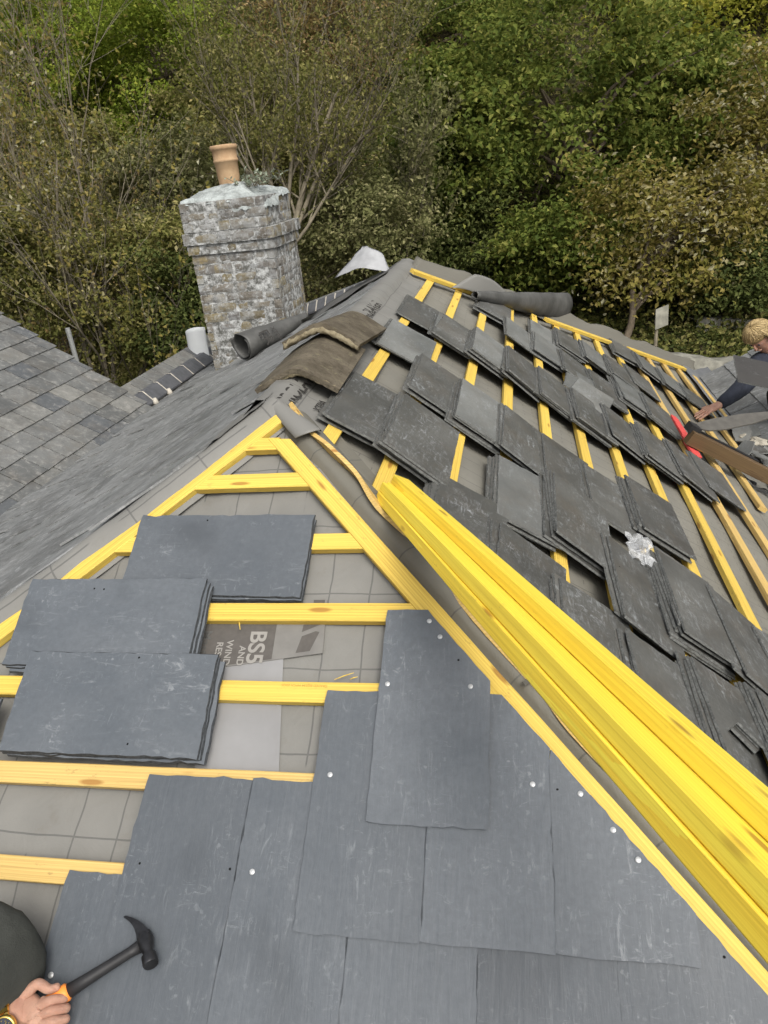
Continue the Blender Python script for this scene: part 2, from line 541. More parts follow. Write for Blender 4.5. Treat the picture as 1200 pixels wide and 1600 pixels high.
# rear hip edge of the left slope and walls below
mb = MB()
mb.box(Vector((-UE, -3.0, -3.15)), Vector((UE+2.55, 0, 0)), Vector((0, 8.3, 0)), Vector((0, 0, 1.35)))
M['wall'] = plain('rendered_wall', (.38, .35, .31), .85, .2, 0, .1, 6, .2)
part('wall', mb.mesh('wall', M['wall']), house)
# underlay folded over the ridge: a soft strip from one slope to the other
def ridge_fn(u, y):                     # u across, -.17 .. .19
    w = .004*fbm((y*6, u*10, 1))
    if u < 0:
        p = Cs(y, -u, .055*(1-min(1, -u/.17))+.012+w) if u < -.02 else Vector((u, y, .035+w+zc(-u)))
    else:
        p = B(y, u, .010+w+.025*max(0, 1-u/.05))
    return p
me = sheet(ridge_fn, -.12, .20, .02, RIDGE+.05, 14, 60, 'ridge_underlay', M['under_A'])
part('ridge_underlay', me, house)

def apex_fn(u, v):
    uu = .002+.16*u
    y0_ = zc(uu)/TA - .02
    return Cs(y0_+(.10-y0_)*v, uu, .040+.004*fbm((u*4, v*4, 2)))
part('apex_underlay', sheet(apex_fn, 0, 1, 0, 1, 10, 10, 'apex_underlay', M['under_A'], uvs=lambda a, b: (a*.2, b*.2)), house)
# hips: fold of underlay standing proud beside each hip batten
def hump(p, w, h): return h*max(0.0, 1-(p/w)**2)**.5 if abs(p) < w else 0.0
dL = (A(-hipL(1.8), 1.8)).normalized()
nL = (eA_n + Vector((-.45, 0, .85)).normalized()).normalized()
sL = dL.cross(nL).normalized()
def left_hip(w, s):
    v = s
    base = A(-hipL(v), v)
    side = sL if sL.x > 0 else -sL
    k = hump(w, .075, .05) + .004*fbm((s*7, w*20, 2))
    return base + side*(w+.0) + nL*(k - .012 - .25*abs(w))
me = sheet(left_hip, -.10, .085, -.02, 2.0, 14, 60, 'hip_underlay', M['under_A'], uvs=lambda a, b: (a+.03, b*1.1))
part('hip_underlay', me, house)
dR = (B(-HIPB, 1)).normalized()
nR = (eA_n+eB_n).normalized()
sR = dR.cross(nR).normalized()
if sR.y < 0: sR = -sR                   # towards the right slope
def hip_w(s):                           # where the outer edge of the hip batten runs, measured across the hip
    v = (dR*s).dot(eA_v)
    p = A(.126 + .857*(v-.175), v)
    return (p - dR*s).dot(sR)
def right_hip(w, s):
    wb = min(hip_w(s), .045) + .006
    ww = wb + w
    base = -.34*abs(ww)
    k = 0 if w < 0 else hump(w-.062, .060, .050)
    return dR*s + sR*ww + nR*(base - .008 + k + (.005*fbm((s*5, w*14, 5)) if w > 0 else -.004))
me = sheet(right_hip, -.03, .19, .05, 3.2, 22, 80, 'hip_underlay', M['under_C'], uvs=lambda a, b: (a+.02, b))
part('hip_underlay', me, house)

# ------------------------------------------------------------------ timber
def timber_mesh(L, W, T, seed=0, bend=0.0, twist=0.0, name='batten', mat=None, nseg=20, cut=None):
    rn = random.Random(seed)
    mb = MB()
    rings = []
    for i in range(nseg+1):
        x = L*i/nseg
        s = i/nseg
        b = bend*4*s*(1-s)
        tw = twist*s
        jw = rn.uniform(-.0006, .0006)
        ring = []
        c = .0022
        prof = [(-W/2+c, -T/2), (W/2-c, -T/2), (W/2, -T/2+c), (W/2, T/2-c), (W/2-c, T/2), (-W/2+c, T/2), (-W/2, T/2-c), (-W/2, -T/2+c)]
        for (py, pz) in prof:
            yy, zz = py+jw, pz
            ring.append((x, b + yy*math.cos(tw)-zz*math.sin(tw), yy*math.sin(tw)+zz*math.cos(tw)))
        rings.append(ring)
    if cut:                             # skew cuts: extra x at -W/2 and +W/2 for both ends
        for idx, (sl, i) in enumerate(((cut[0], 0), (cut[1], nseg))):
            rings[i] = [(p[0]+sl*(p[1]/W), p[1], p[2]) for p in rings[i]]
    vs = [p for r_ in rings for p in r_]
    fs = []
    for i in range(nseg):
        for k in range(8):
            a, b_ = i*8+k, i*8+(k+1) % 8
            fs.append((a, b_, b_+8, a+8))
    fs.append(tuple(range(7, -1, -1)))
    fs.append(tuple(nseg*8+k for k in range(8)))
    mb.add(vs, fs)
    return mb.mesh(name, mat or M['yellow'])
def batten(p0, p1, nrm, W=.05, T=.025, label=None, mat=None, seed=0, group=None, bend=0.0, cut=None, name='roof_batten', L=None):
    d = (p1-p0)
    L = L or d.length
    ex = d.normalized()
    ez = (nrm - ex*nrm.dot(ex)).normalized()
    ey = ez.cross(ex)
    me = timber_mesh(L, W, T, seed, bend, mat=mat, cut=cut, nseg=max(8, int(L/.12)))
    o = link(name, me, frame(p0, ex, ey, ez))
    return tag(o, label, 'batten', group)

# near hip slope: courses of battens between the two hip battens
hb_out_R = lambda v: .126 + .857*(v-.175)
hb_out_L = lambda v: .012 - .937*(v-.028)
GA = .2075
NB = .0135
lab = {0: 'shortest yellow batten near the top of the small hip slope',
       1: 'yellow batten crossing behind the highest loose slate on the hip slope',
       2: 'yellow batten just above the printed underlay scrap, running to the right hip',
       3: 'yellow batten with a faint upside down grading stamp on its face',
       4: 'weathered yellow batten running from the left edge under the two lowest loose slates',
       5: 'knotty yellow batten end showing left of the fixed slates, above the hammer',
       6: 'yellow batten mostly under slates, its end showing beside the kneeling knee',
       7: 'yellow batten fully hidden under the lowest fixed slates'}
stamp_batten = None
for k in range(8):
    vc = .259 + GA*k + .025
    uL = hb_out_L(vc)+.070
    uR = hb_out_R(vc)-.061
    if k == 2: uL += .0
    dk = .006*(k == 4)
    o = batten(A(uL, vc+dk, NB), A(uR, vc, NB), eA_n, .050, .025, lab[k], M['yellow'] if k not in (4, 5) else M['yellow_pale'], 100+k, 'battens across the near hip slope', cut=(.047, -.043))
    if k == 3: stamp_batten = o
batten(A(-.062, .150, NB), A(.070, .150, NB), eA_n, .046, .026, 'short yellow offcut wedged under the peak of the hip', M['yellow'], 120, 'battens across the near hip slope', cut=(.05, -.045))
# the two hip battens meeting at the apex
def along(u0, v0, u1, v1, n): return A(u0, v0, n), A(u1, v1, n)
slL = Vector((-.937, 1, 0)).normalized()
p0, p1 = along(.012+.028, .028+.012, -1.75+.028, 1.908+.022, NB+.001)
batten(p0, p1, eA_n, .052, .027, 'yellow hip batten running from the apex down to the left edge of the photo', M['yellow'], 131, cut=(-.05, 0))
p0, p1 = along(.052, .135, .052+.857*1.85, .135+1.85, NB+.001)
batten(p0, p1, eA_n, .052, .027, 'yellow hip batten beside the cut slates, running from apex to lower right', M['yellow'], 132, cut=(.05, 0))

# right slope: battens parallel to the ridge
GB, T1 = .20729, .19391
for k in range(14):
    t = T1 + GB*k
    ya, yb = -HIPB*t + .12, rear(t) - .33 - .05*k/10
    if k == 11: ya = 1.93
    if k == 12: ya = 3.0
    if k == 13: ya, yb = 3.6, 5.4
    n_ = ['first', 'second', 'third', 'fourth', 'fifth', 'sixth', 'seventh', 'eighth', 'ninth', 'tenth', 'eleventh', 'twelfth', 'thirteenth', 'fourteenth'][k]
    if k == 11: L_ = 'batten with a sawn near end showing, under the red tool'
    elif k == 10: L_ = 'bare dirty yellow batten, second up from the one with the sawn end'.replace('second up from', 'next above')
    else: L_ = n_ + ' yellow batten down from the ridge, under the stacks on the right slope'
    batten(B(ya, t, NB), B(yb, t, NB), eB_n, .050, .025, L_, M['yellow'] if k < 9 else M['yellow_pale'], 200+k, 'battens along the right slope')
# far hip battens, in three lengths
for (a, b, L_) in [((2.93, .06), (3.42, .60), 'short yellow batten up at the far end of the ridge'),
                   ((3.87, 1.12), (4.62, 1.95), 'yellow batten at the far hip beyond the dark roll of underlay'),
                   ((4.68, 2.00), (5.36, 2.75), 'thin yellow batten at the far hip above the long grey slates')]:
    batten(B(*a, .040), B(*b, .040), eB_n, .050, .026, L_, M['yellow'], int(a[1]*100)+300, 'battens along the far hip')
# thin warped lath along the near hip edge of the right slope
pts = [(-.005, .040, .055, .2), (-.083, .144, .035, .5), (-.165, .222, .05, .9), (-.235, .330, .05, .7), (-.335, .425, .045, .35)]
pts += [(*pixB(x, y, .035), .035, .3) for x, y in ((672, 868), (742, 962), (852, 1083), (905, 1150), (1060, 1310), (1215, 1475))]
mb = MB()
pw = [B(a, b, n) for a, b, n, _ in pts]
def cr(P, s):
    i = min(int(s), len(P)-2)
    f = s-i
    g = lambda j: P[max(0, min(len(P)-1, j))]
    a, b, c, d = g(i-1), g(i), g(i+1), g(i+2)
    return (b*2 + (c-a)*f + (a*2-b*5+c*4-d)*f*f + (b*3-a-c*3+d)*f**3)*.5
vs, fs = [], []
N = 48
tws = [q[3] for q in pts]
for i in range(N+1):
    s = (len(pts)-1)*i/N
    p = cr(pw, s)
    d = (cr(pw, min(s+.05, len(pts)-1)) - cr(pw, max(0, s-.05))).normalized()
    j = min(int(s), len(pts)-2)
    tw = tws[j]+(tws[j+1]-tws[j])*(s-j)
    x = d.cross(eB_n).normalized()
    n2 = x.cross(d)
    ex = x*math.cos(tw)+n2*math.sin(tw)
    ez = -x*math.sin(tw)+n2*math.cos(tw)
    w = .023*min(1, .12+s*1.1)
    for (a, b) in ((-w, -.006), (w, -.006), (w, .006), (-w, .006)): vs.append(p+ex*a+ez*b)
for i in range(N):
    for k in range(4): fs.append((i*4+k, i*4+(k+1) % 4, i*4+4+(k+1) % 4, i*4+4+k))
fs += [(3, 2, 1, 0), tuple(N*4+k for k in range(4))]
mb.add(vs, fs)
tag(link('roof_lath', mb.mesh('roof_lath', M['yellow_pale'])), 'thin warped yellow lath twisting down beside the hip under the fresh battens', 'lath')

# bundle of fresh battens laid down the slope beside the hip
bd = -ray(322, 477).normalized()
bs = eB_n.cross(bd).normalized()
if bs.y > 0: bs = -bs                   # towards the near hip
bn = bd.cross(bs)
if bn.dot(eB_n) < 0: bn = -bn
o_top = B(*pixB(640, 750, .085), .085)
LB = 1.95
for i, (sd, h, back, W_, T_, bend, L_) in enumerate((
        (.025, -.0135, .0, .050, .027, .003, 'topmost bright yellow batten of the fresh bundle, nearest the slates'),
        (.036, -.0410, .006, .050, .027, -.002, 'lower batten of the right pair in the fresh yellow bundle'),
        (.0790, -.0400, .052, .050, .027, .002, 'upper batten of the left pair in the fresh yellow bundle'),
        (.0815, -.0675, .060, .050, .027, -.002, 'lower batten of the left pair in the fresh yellow bundle, nearest the hip'))):
    q = o_top + bs*sd + bn*h + bd*back
    ad = 0.0 if i < 2 else -.014
    ed = q + bd*1.45
    q = q + bs*ad
    batten(q, q + (ed-q).normalized()*LB, bn, W_, T_, L_, M['yellow_new'], 400+i, 'bundle of fresh battens', bend=bend)
# scaffold rail, outside the picture, that carries the near ends
M['galv'] = plain('galvanised_tube', (.42, .43, .43), .4, .5, .7, .2, 30)
mb = MB()
sp = o_top + bd*1.82 + bs*.07 - bn*.112
mb.tube([sp+Vector((-.12, 0, 0)), sp+Vector((1.3, 0, 0))], .024, 14)
mb.tube([sp+Vector((.95, -.048, .5)), sp+Vector((.95, -.048, -3.1-sp.z))], .024, 14)
tag(link('scaffold_rail', mb.mesh('scaffold_rail', M['galv'], True)), 'galvanised scaffold rail carrying the near ends of the fresh battens', 'scaffold')

# ------------------------------------------------------------------ slates
def slate_mesh(L=.5, W=.25, TH=.0065, seed=0, mat=None, clip=None, holes=(), rag=1.0, name='slate'):
    """one split slate, X along its length, dressed (bevelled, chipped) edges; clip = outline in local metres"""
    rn = random.Random(seed)
    out = clip or [(-L/2, -W/2), (L/2, -W/2), (L/2, W/2), (-L/2, W/2)]
    pts = []
    for i in range(len(out)):
        a, b = Vector(out[i]), Vector(out[(i+1) % len(out)])
        d = b-a
        n = max(2, int(d.length/.022))
        nr = Vector((d.y, -d.x)).normalized()
        for k in range(n):
            w = rn.gauss(0, .0007)*rag
            if rn.random() < .05*rag: w -= rn.uniform(.001, .0035)
            if k == 0: w = -.001
            pts.append((a+d*(k/n)+nr*w, nr))
    n = len(pts)
    vs = [(p.x, p.y, -TH/2) for p, _ in pts]
    for p, nr in pts:
        q = p - nr*rn.uniform(.0012, .0042)
        vs.append((q.x, q.y, TH/2))
    fs = [tuple(range(n-1, -1, -1)), tuple(range(n, 2*n))]
    mb = MB()
    mb.add(vs, fs)
    mb.add(vs, [(i, (i+1) % n, n+(i+1) % n, n+i) for i in range(n)], 2)
    for (hx, hy) in holes:
        k = 7
        r_ = .0028
        hv = [(hx+r_*math.cos(6.283*i/k)*rn.uniform(.7, 1.2), hy+r_*math.sin(6.283*i/k), TH/2+.0003) for i in range(k)]
        mb.add(hv, [tuple(range(k))], 1)
    return mb.mesh(name, [mat, M['slate_hole'], M['edge_shadow'] if mat == M['slate_blue'] else M['edge_dark']])
def nail_mesh():
    mb = MB()
    mb.lathe((0, 0, 0), [(.0018, -.012), (.0018, .0), (.0058, .0002), (.0060, .0012), (.0048, .0020), (.0001, .0022)], 14)
    return mb.mesh('nail', M['nail'], True)
NAIL = nail_mesh()

ORD = ['first', 'second', 'third', 'fourth', 'fifth', 'sixth', 'seventh', 'eighth', 'ninth', 'tenth', 'eleventh', 'twelfth']
SV = [slate_mesh(.5, .25, .0068, 500+i, M['slate_dark'], holes=((-.05, .10), (-.06, -.10)) if i % 3 == 0 else ()) for i in range(9)]
SVP = [slate_mesh(.5, .25, .0068, 540+i, M['slate_pale'], holes=((.05, .10),) if i == 0 else ()) for i in range(4)]
SVB = [slate_mesh(.5, .25, .0068, 560, M['slate_dark'], clip=[(-.25, .125), (-.25, .088), (-.02, .085), (.06, .02), (.02, -.06), (.10, -.125), (.25, -.125), (.25, .125)])]
SVC = [slate_mesh(.5, .25, .0068, 570, M['slate_dark'], clip=[(-.25, -.125), (.25, -.125), (.25, .125), (-.19, .125), (-.25, .085)])]
# rows of piles running down the right slope: (row name, [(pile no from the ridge, near edge y, slates, look)])
ROWS = [
 ('row behind the fresh battens', [(2, -.39, 4, ''), (3, -.555, 3, ''), (4, -.70, 4, ''), (5, -.81, 4, ''), (6, -.83, 5, 'b'), (7, -.83, 5, '')]),
 ('row below the ridge tiles', [(0, .045, 4, ''), (1, -.005, 5, ''), (3, -.01, 4, 'p'), (4, -.01, 6, ''), (5, -.30, 3, ''), (6, -.22, 7, ''), (7, -.255, 2, ''), (8, -.31, 2, 'c')]),
 ('third row back', [(0, 1.05, 3, 'p'), (1, .66, 3, ''), (2, .575, 5, 'p'), (3, .53, 3, ''), (4, .50, 2, ''), (5, .42, 2, ''), (6, .49, 5, '')]),
 ('long middle row', [(0, 1.74, 2, ''), (1, 1.61, 4, 'm'), (2, 1.60, 6, 'p'), (3, 1.55, 5, ''), (4, 1.53, 4, ''), (5, 1.45, 5, ''), (6, 1.48, 4, ''), (7, 1.47, 5, ''), (8, 1.49, 3, ''), (9, 1.62, 2, '')]),
 ('fifth row back', [(2, 2.90, 4, ''), (3, 2.50, 2, 'm'), (4, 2.49, 4, 'm'), (5, 2.38, 3, ''), (6, 2.30, 3, ''), (7, 2.47, 5, 'm'), (8, 2.41, 3, 'm')]),
 ('sixth row back', [(4, 3.03, 2, 'p'), (5, 3.08, 4, ''), (6, 3.08, 4, 'm'), (7, 3.05, 4, 'm'), (8, 3.2, 2, '')]),
 ('farthest row', [(8, 4.10, 4, ''), (9, 3.95, 3, 'p'), (10, 3.85, 3, 'p'), (11, 3.75, 2, 'm')]),
]
random.seed(21)
GT = .0066
for rname, piles in ROWS:
    prev_k, prev_n = -9, 0
    for pi, (k, y, n, look) in enumerate(piles):
        t_top = .142 + .2062*k
        hi = .027 + (prev_n*GT + .002 if prev_k == k-1 else 0.0)
        lo = .027
        tilt = math.atan2(hi-lo, .215)
        for j in range(n):
            tt = t_top - .034 + .036*(j+1)/n + random.uniform(-.004, .004)
            yy = y + (random.uniform(-.012, .04) if j < n-1 else 0)
            h_top = hi + GT*j + GT/2 + .001*j
            ang = random.gauss(0, .022)
            ex = eB_y*math.cos(ang) + eB_t*math.sin(ang)
            tdir = (eB_t*math.cos(tilt) - eB_n*math.sin(tilt))
            ez = ex.cross(-tdir).normalized()
            if ez.dot(eB_n) < 0: ez = -ez
            ey = ez.cross(ex)
            c = B(yy+(.227 if ROWS[0][1] is piles and k < 6 else .25), tt, h_top) + tdir*.125
            top = j == n-1
            if top and look == 'p': me = random.choice(SVP)
            elif look == 'm' and random.random() < .5: me = random.choice(SVP)
            elif look == 'b': me = SVB[0] if j >= 1 else SV[2]
            elif top and look == 'c': me = SVC[0]
            else: me = random.choice(SV[:9])
            fl = random.random() < .5 and look not in ('b', 'c')
            Mx = frame(c, ex, ey, ez) @ (Matrix.Rotation(math.pi, 4, 'Z') if fl else Matrix.Identity(4))
            if ROWS[0][1] is piles and k < 6: Mx = Mx @ Matrix.Scale(.91, 4, (1, 0, 0))
            o = link('roofing_slate', me, Mx)
            if n - j == 1: who = ('broken' if look == 'b' else 'pale weathered' if look == 'p' else 'dark') + ' top slate'
            else: who = ORD[n-j-1] + ' slate down'
            tag(o, f'{who} in the {ORD[pi]} pile from the ridge, {rname}', 'slate', 'slates stacked on the right slope')
        prev_k, prev_n = k, n
# two slates leaning askew between piles near the middle
for i, (cy, ct, ang, n_) in enumerate(((2.28, 1.30, 1.62, .062), (2.10, 1.33, 1.72, .069))):
    ex = eB_y*math.cos(ang-1.57+.08) + eB_t*math.sin(ang-1.57+.08)
    o = link('roofing_slate', SVP[2+i], frame(B(cy, ct, n_), ex, eB_n.cross(ex), eB_n))
    tag(o, ('pale green grey slate lying askew across two piles in the middle of the slope', 'second askew slate partly under the pale green grey one')[i], 'slate', 'slates stacked on the right slope')

# fixed slates on the near hip slope
def slate_on_A(u0, vh, w, L, label, seed, clip=None, nails=(), holes=(), mat=None, group='slates nailed to the near hip slope', n0=.0275, tilt=.036):
    """u0 left edge, vh head; local X runs up the slope"""
    ex = -(eA_v*math.cos(tilt) + eA_n*math.sin(tilt))
    ey = -eA_u
    ez = ex.cross(ey)
    c = A(u0+w/2, vh, n0+.0036) - ex*(L/2)
    tol = lambda u, v: (-(v-(vh+L/2)), -(u-(u0+w/2)))
    cl = None
    if clip: cl = [tol(u, v) for u, v in clip]
    me = slate_mesh(L, w, .0068, seed, mat or M['slate_blue'], cl, [tol(*h) for h in holes], rag=.8)
    o = link('roofing_slate', me, frame(c, ex, ey, ez))
    tag(o, label, 'slate', group)
    for nv in nails:
        x, y = tol(*nv)
        child('nail', NAIL, o, Matrix.Translation((x, y, .003)) @ Matrix.Rotation(random.uniform(-.12, .12), 4, 'X'))
    return o
hipcut = lambda v: .052 + .857*(v-.135) - .012          # right cut edge of the slates over the hip batten
HEADS = [.700, .9075, 1.115, 1.3225, 1.530, 1.7375]
SL = .49
G_ = .004
def row(i, u0s, w=.2475): return HEADS[i]
hn = lambda pts, n=.045: [pixA(x, y, n) for x, y in pts]
def cut_slate(u0, i, w, label, seed, nails=(), holes=(), notch=0):
    vh, vt = HEADS[i], HEADS[i]+SL
    u1 = u0+w
    # right side follows the hip from where the head meets it to where the full width is reached
    uh = hipcut(vh)
    cl = [(u0, vt), (u0, vh)]
    if uh < u1:
        cl += [(max(u0+.02, uh), vh)] if uh > u0 else []
        if uh <= u0:
            v_at = (u0 - .052 + .012)/.857 + .135
            cl = [(u0, vt), (u0, v_at)]
        vr = (u1 - .052 + .012)/.857 + .135
        if vr < vt: cl += [(u1, vr), (u1, vt)]
        else: cl += [(hipcut(vt), vt)]
    else: cl += [(u1, vh), (u1, vt)]
    cl = cl[::-1]
    a = sum((p[0]*q[1]-q[0]*p[1]) for p, q in zip(cl, cl[1:]+cl[:1]))
    if a < 0: cl = cl[::-1]
    # local axes flip both u and v, orientation is kept
    return slate_on_A(u0, vh, w, SL, label, seed, cl, nails, holes)
cut_slate(.428, 0, .2475, 'topmost cut slate on the hip slope, corner trimmed along the hip batten', 601, hn([(670, 968), (687, 993), (605, 1068), (735, 1072)]), hn([(716, 1030)]))
cut_slate(.302, 1, .2475, 'full slate with chalky scuffs left of the topmost cut slate', 602, hn([(515, 1210)]))
cut_slate(.553, 1, .2475, 'cut slate tucked under the lower right of the topmost cut slate', 603, hn([(832, 1225)]))
cut_slate(.804, 1, .2475, 'triangular cut slate beside the hip batten with a line of four nails', 604, hn([(907, 1240), (958, 1297), (997, 1344)]), hn([(871, 1233)]))
cut_slate(-.092, 2, .2475, 'tall scratched slate with two nail holes, the hammer head lying over it', 605, (), hn([(218, 1349), (359, 1358)], .042))
cut_slate(.158, 2, .2475, 'plain slate between the scratched slate and the chalky scuffed slate', 606, hn([(393, 1362)]))
cut_slate(.4095, 2, .2475, 'lower course slate with a straight joint below the chalky scuffed slate', 607)
cut_slate(.660, 2, .2475, 'lower course slate straight below the joint of two cut slates', 608)
cut_slate(.911, 2, .262, 'lower right slate with a dark smudge, trimmed along the hip batten', 609, hn([(1080, 1435)]), hn([(1132, 1496)]))
cut_slate(-.222, 3, .2475, 'rough dark slate under the hammer handle beside the kneeling knee', 610, hn([(80, 1524)], .04))
for i in range(5):
    cut_slate(.029+.2505*i, 3, .2475, f'{ORD[i]} slate from the left of the course running off the bottom of the photo', 611+i)
for i in range(6):
    cut_slate(-.096+.2505*i, 4, .2475, f'{ORD[i]} slate from the left of the lowest course', 621+i)
# loose slates lying on the battens, lengthways
def loose(u0, v0, n, L, W, label, seed, tilt, ang=0.0, holes=(), mat=None):
    ex = eA_u*math.cos(ang) + eA_v*math.sin(ang)
    vdir = eA_v*math.cos(tilt) - eA_n*math.sin(tilt)
    ez = ex.cross(-vdir).normalized()
    ey = ez.cross(ex)
    c = A(u0+L/2, v0, n) + vdir*(W/2)
    me = slate_mesh(L, W, .0065, seed, mat or M['slate_blue'], None, [(u-u0-L/2, -(v-v0-W/2)) for u, v in holes])
    return tag(link('roofing_slate', me, frame(c, ex, ey, ez)), label, 'slate', 'loose slates laid lengthways on the battens')
loose(-.304, .420, .0305, .51, .245, 'under slate of the highest loose pair on the hip slope', 641, .035, .018)
loose(-.312, .408, .0375, .515, .250, 'smooth highest loose slate on the hip slope with one nail hole', 642, .035, .020, hn([(322, 812)]))
loose(-.548, .634, .0455, .51, .245, 'lowest slate of the worn middle loose pile', 643, .045, .0)
loose(-.556, .626, .0525, .51, .245, 'middle slate of the worn middle loose pile', 644, .045, .012)
loose(-.566, .619, .0595, .513, .245, 'worn mossy edged slate on top of the middle loose pile', 645, .045, .0, hn([(148, 920), (163, 921)], .06))
loose(-.470, .842, .0460, .51, .245, 'lowest slate of the loose pile nearest the left edge', 646, .05, .0)
loose(-.482, .836, .0530, .51, .245, 'middle slate of the loose pile nearest the left edge', 647, .05, -.01)
loose(-.490, .828, .0600, .515, .252, 'large rough slate on top of the loose pile nearest the left edge', 648, .05, .0, hn([(218, 1028), (197, 1161)], .06))
loose(-1.02, .95, .075, .51, .25, 'slate corner poking in at the left edge over the lowest loose pile', 649, .05, .03)

# printed scrap of underlay and pale patch on the hip slope
mb = MB()
scr = [(-.23, .655), (.262, .655), (.268, .800), (-.02, .846), (-.23, .858)]
mb.add([A(u, v, .0035) for u, v in scr] + [A(u, v, .0015) for u, v in scr], [(4, 3, 2, 1, 0)] + [(i, (i+1) % 5, 5+(i+1) % 5, 5+i) for i in range(5)])
M['scrap'] = plain('scrap_underlay', (.165, .16, .148), .6, .3, 0, .12, 20)
scrap = tag(link('underlay_scrap', mb.mesh('underlay_scrap', M['scrap'])), 'printed scrap of grey underlay reading BS5 and WIND between two battens', 'underlay scrap')
mb = MB()
pr = [(-.23, .665)] + [(.115+.022*math.sin(a), .687-.022*math.cos(a)) for a in (0, .5, 1.0, 1.57)] + [(.140, .818), (-.02, .842), (-.23, .854)]
mb.add([A(u, v, .0040) for u, v in pr], [tuple(range(len(pr)-1, -1, -1))])
for poly in ([(.226, .655), (.256, .655), (.256, .672), (.266, .672), (.268, .717), (.207, .745), (.211, .706), (.227, .697)], [(.209, .756), (.243, .742), (.253, .744), (.235, .795), (.199, .801)]):
    mb.add([A(u, v, .0040) for u, v in poly], [tuple(range(len(poly)-1, -1, -1))])
part('printed_panel', mb.mesh('printed_panel', M['under_print']), scrap)
def text(body, size, O, ex, ey, mat, parent, name='lettering', th=.0004, bold=0.0):
    cu = bpy.data.curves.new(name, 'FONT')
    cu.body = body
    cu.size = size
    cu.extrude = th
    cu.offset = bold
    tmp = bpy.data.objects.new('tmp', cu)
    COL.objects.link(tmp)
    dg = bpy.context.evaluated_depsgraph_get()
    me = bpy.data.meshes.new_from_object(tmp.evaluated_get(dg))
    bpy.data.objects.remove(tmp)
    bpy.data.curves.remove(cu)
    me.materials.clear()
    me.materials.append(mat)
    ez = ex.cross(ey)
    return part(name, me, parent, frame(O, ex.normalized(), ey.normalized(), ez.normalized()))
M['pale_ink'] = plain('pale_ink', (.25, .24, .22), .6, .3, 0, .05)
tx, ty = eA_v, eA_u                     # reads down the slope, letters' tops to the right
for tx_, sz, px_, py_, mt in (('BS5', .060, 394, 985, 'pale_ink'), ('AND', .024, 375, 1009, 'pale_ink'), ('WIND', .024, 356, 1000, 'pale_ink'), ('RES', .024, 340, 1003, 'pale_ink'), ('Mast', .034, 319, 985, 'under_back')):
    uu, vv = pixA(px_, py_, .0046)
    text(tx_, sz, A(uu, vv, .0046), tx, ty, M[mt], scrap, bold=.0004+.0008*(sz > .05))
mb = MB()
pp = [(-.02, .80), (.166, .79), (.205, 1.10), (.0, 1.10)]
mb.add([A(u, v, .0010) for u, v in pp], [(3, 2, 1, 0)])
tag(link('underlay_patch', mb.mesh('underlay_patch', M['under_pale'])), 'smooth pale grey underlay patch below the printed scrap', 'underlay scrap')
text('GRADED BS5534 WPCA 2DOS', .0085, A(.298, 1.075-GA+.0215, .0268), -eA_u, eA_v, plain('stamp_ink', (.42, .24, .04), .7), stamp_batten, 'stamp', .0001)
text('PROLAYER', .085, B(.03, .045, .012+.012), eB_y, -eB_t, M['ink'], house, 'lettering', .0006)
text('XTRA', .04, B(.13, .125, .0165), eB_y, -eB_t, M['ink'], house, 'lettering', .0006)
text('PROLAYER', .085, B(1.38, .05, .012+.012), eB_y, -eB_t, M['ink'], house, 'lettering', .0006)
M['faint_ink'] = plain('faint_ink', (.085, .08, .066), .7, .2)
text('MASTER', .17, B(2.40, 2.46, .016), (eB_t*.93+eB_y*-.36).normalized(), (eB_y*.93+eB_t*.36).normalized(), M['ink'], house, 'lettering', .0006, .002)
q = right_hip(.040, 1.10) + nR*.012
text('qu', .13, q, (dR).normalized(), sR.normalized(), M['faint_ink'], house, 'lettering', .0006)

# ------------------------------------------------------------------ loose ridge tiles on the ridge
def tile_mesh(L, leg, th, seed, mat, rough=1.0):
    rn = random.Random(seed)
    mb = MB()
    # profile: two legs at about 32 degrees, rounded at the crown
    prof = []
    n = 16
    for i in range(n+1):
        s = -1+2*i/n
        x = s*leg*.86
        z = -.62*(math.sqrt(x*x+.030**2)-.030)
        prof.append(Vector((x, 0, z)))
    nrm = []
    for i in range(n+1):
        d = prof[min(i+1, n)]-prof[max(i-1, 0)]
        nrm.append(Vector((-d.z, 0, d.x)).normalized())
    NY = 18
    top = lambda i, y: prof[i] + nrm[i]*(th + .0018*rough*fbm((prof[i].x*30, y*30, seed))) + Vector((0, y, 0))
    bot = lambda i, y: prof[i] + Vector((0, y, 0))
    vs, fs = [], []
    for j in range(NY+1):
        for i in range(n+1):
            y = L*j/NY
            if j in (0, NY): y += .004*rough*fbm((i*.6, seed, j))
            vs.append(top(i, y))
    K = len(vs)
    for j in range(NY+1):
        for i in range(n+1): vs.append(bot(i, vs[j*(n+1)+i].y))
    for j in range(NY):
        for i in range(n):
            a = j*(n+1)+i
            fs.append((a, a+1, a+n+2, a+n+1))
            fs.append((K+a+n+1, K+a+n+2, K+a+1, K+a))
    for j in range(NY):
        for i0 in (0, n):
            a, b = j*(n+1)+i0, (j+1)*(n+1)+i0
            fs.append((a, b, K+b, K+a) if i0 == 0 else (b, a, K+a, K+b))
    for i in range(n):
        a = i
        fs.append((a+1, a, K+a, K+a+1))
        a = NY*(n+1)+i
        fs.append((a, a+1, K+a+1, K+a))
    mb.add(vs, fs)
    me = mb.mesh('ridge_tile', mat, True)
    me.set_sharp_from_angle(angle=R(35))
    return me
m = NT('old_ridge_tile')
v = m.coord()
c = m.mix(m.rr(m.noise(v, 9, 6, .7), .35, .65), (.075, .063, .045), (.16, .137, .10))
c = m.mix(m.rr(m.noise(v, 60, 4, .7), .55, .7, 0, .7), c, (.045, .04, .03))
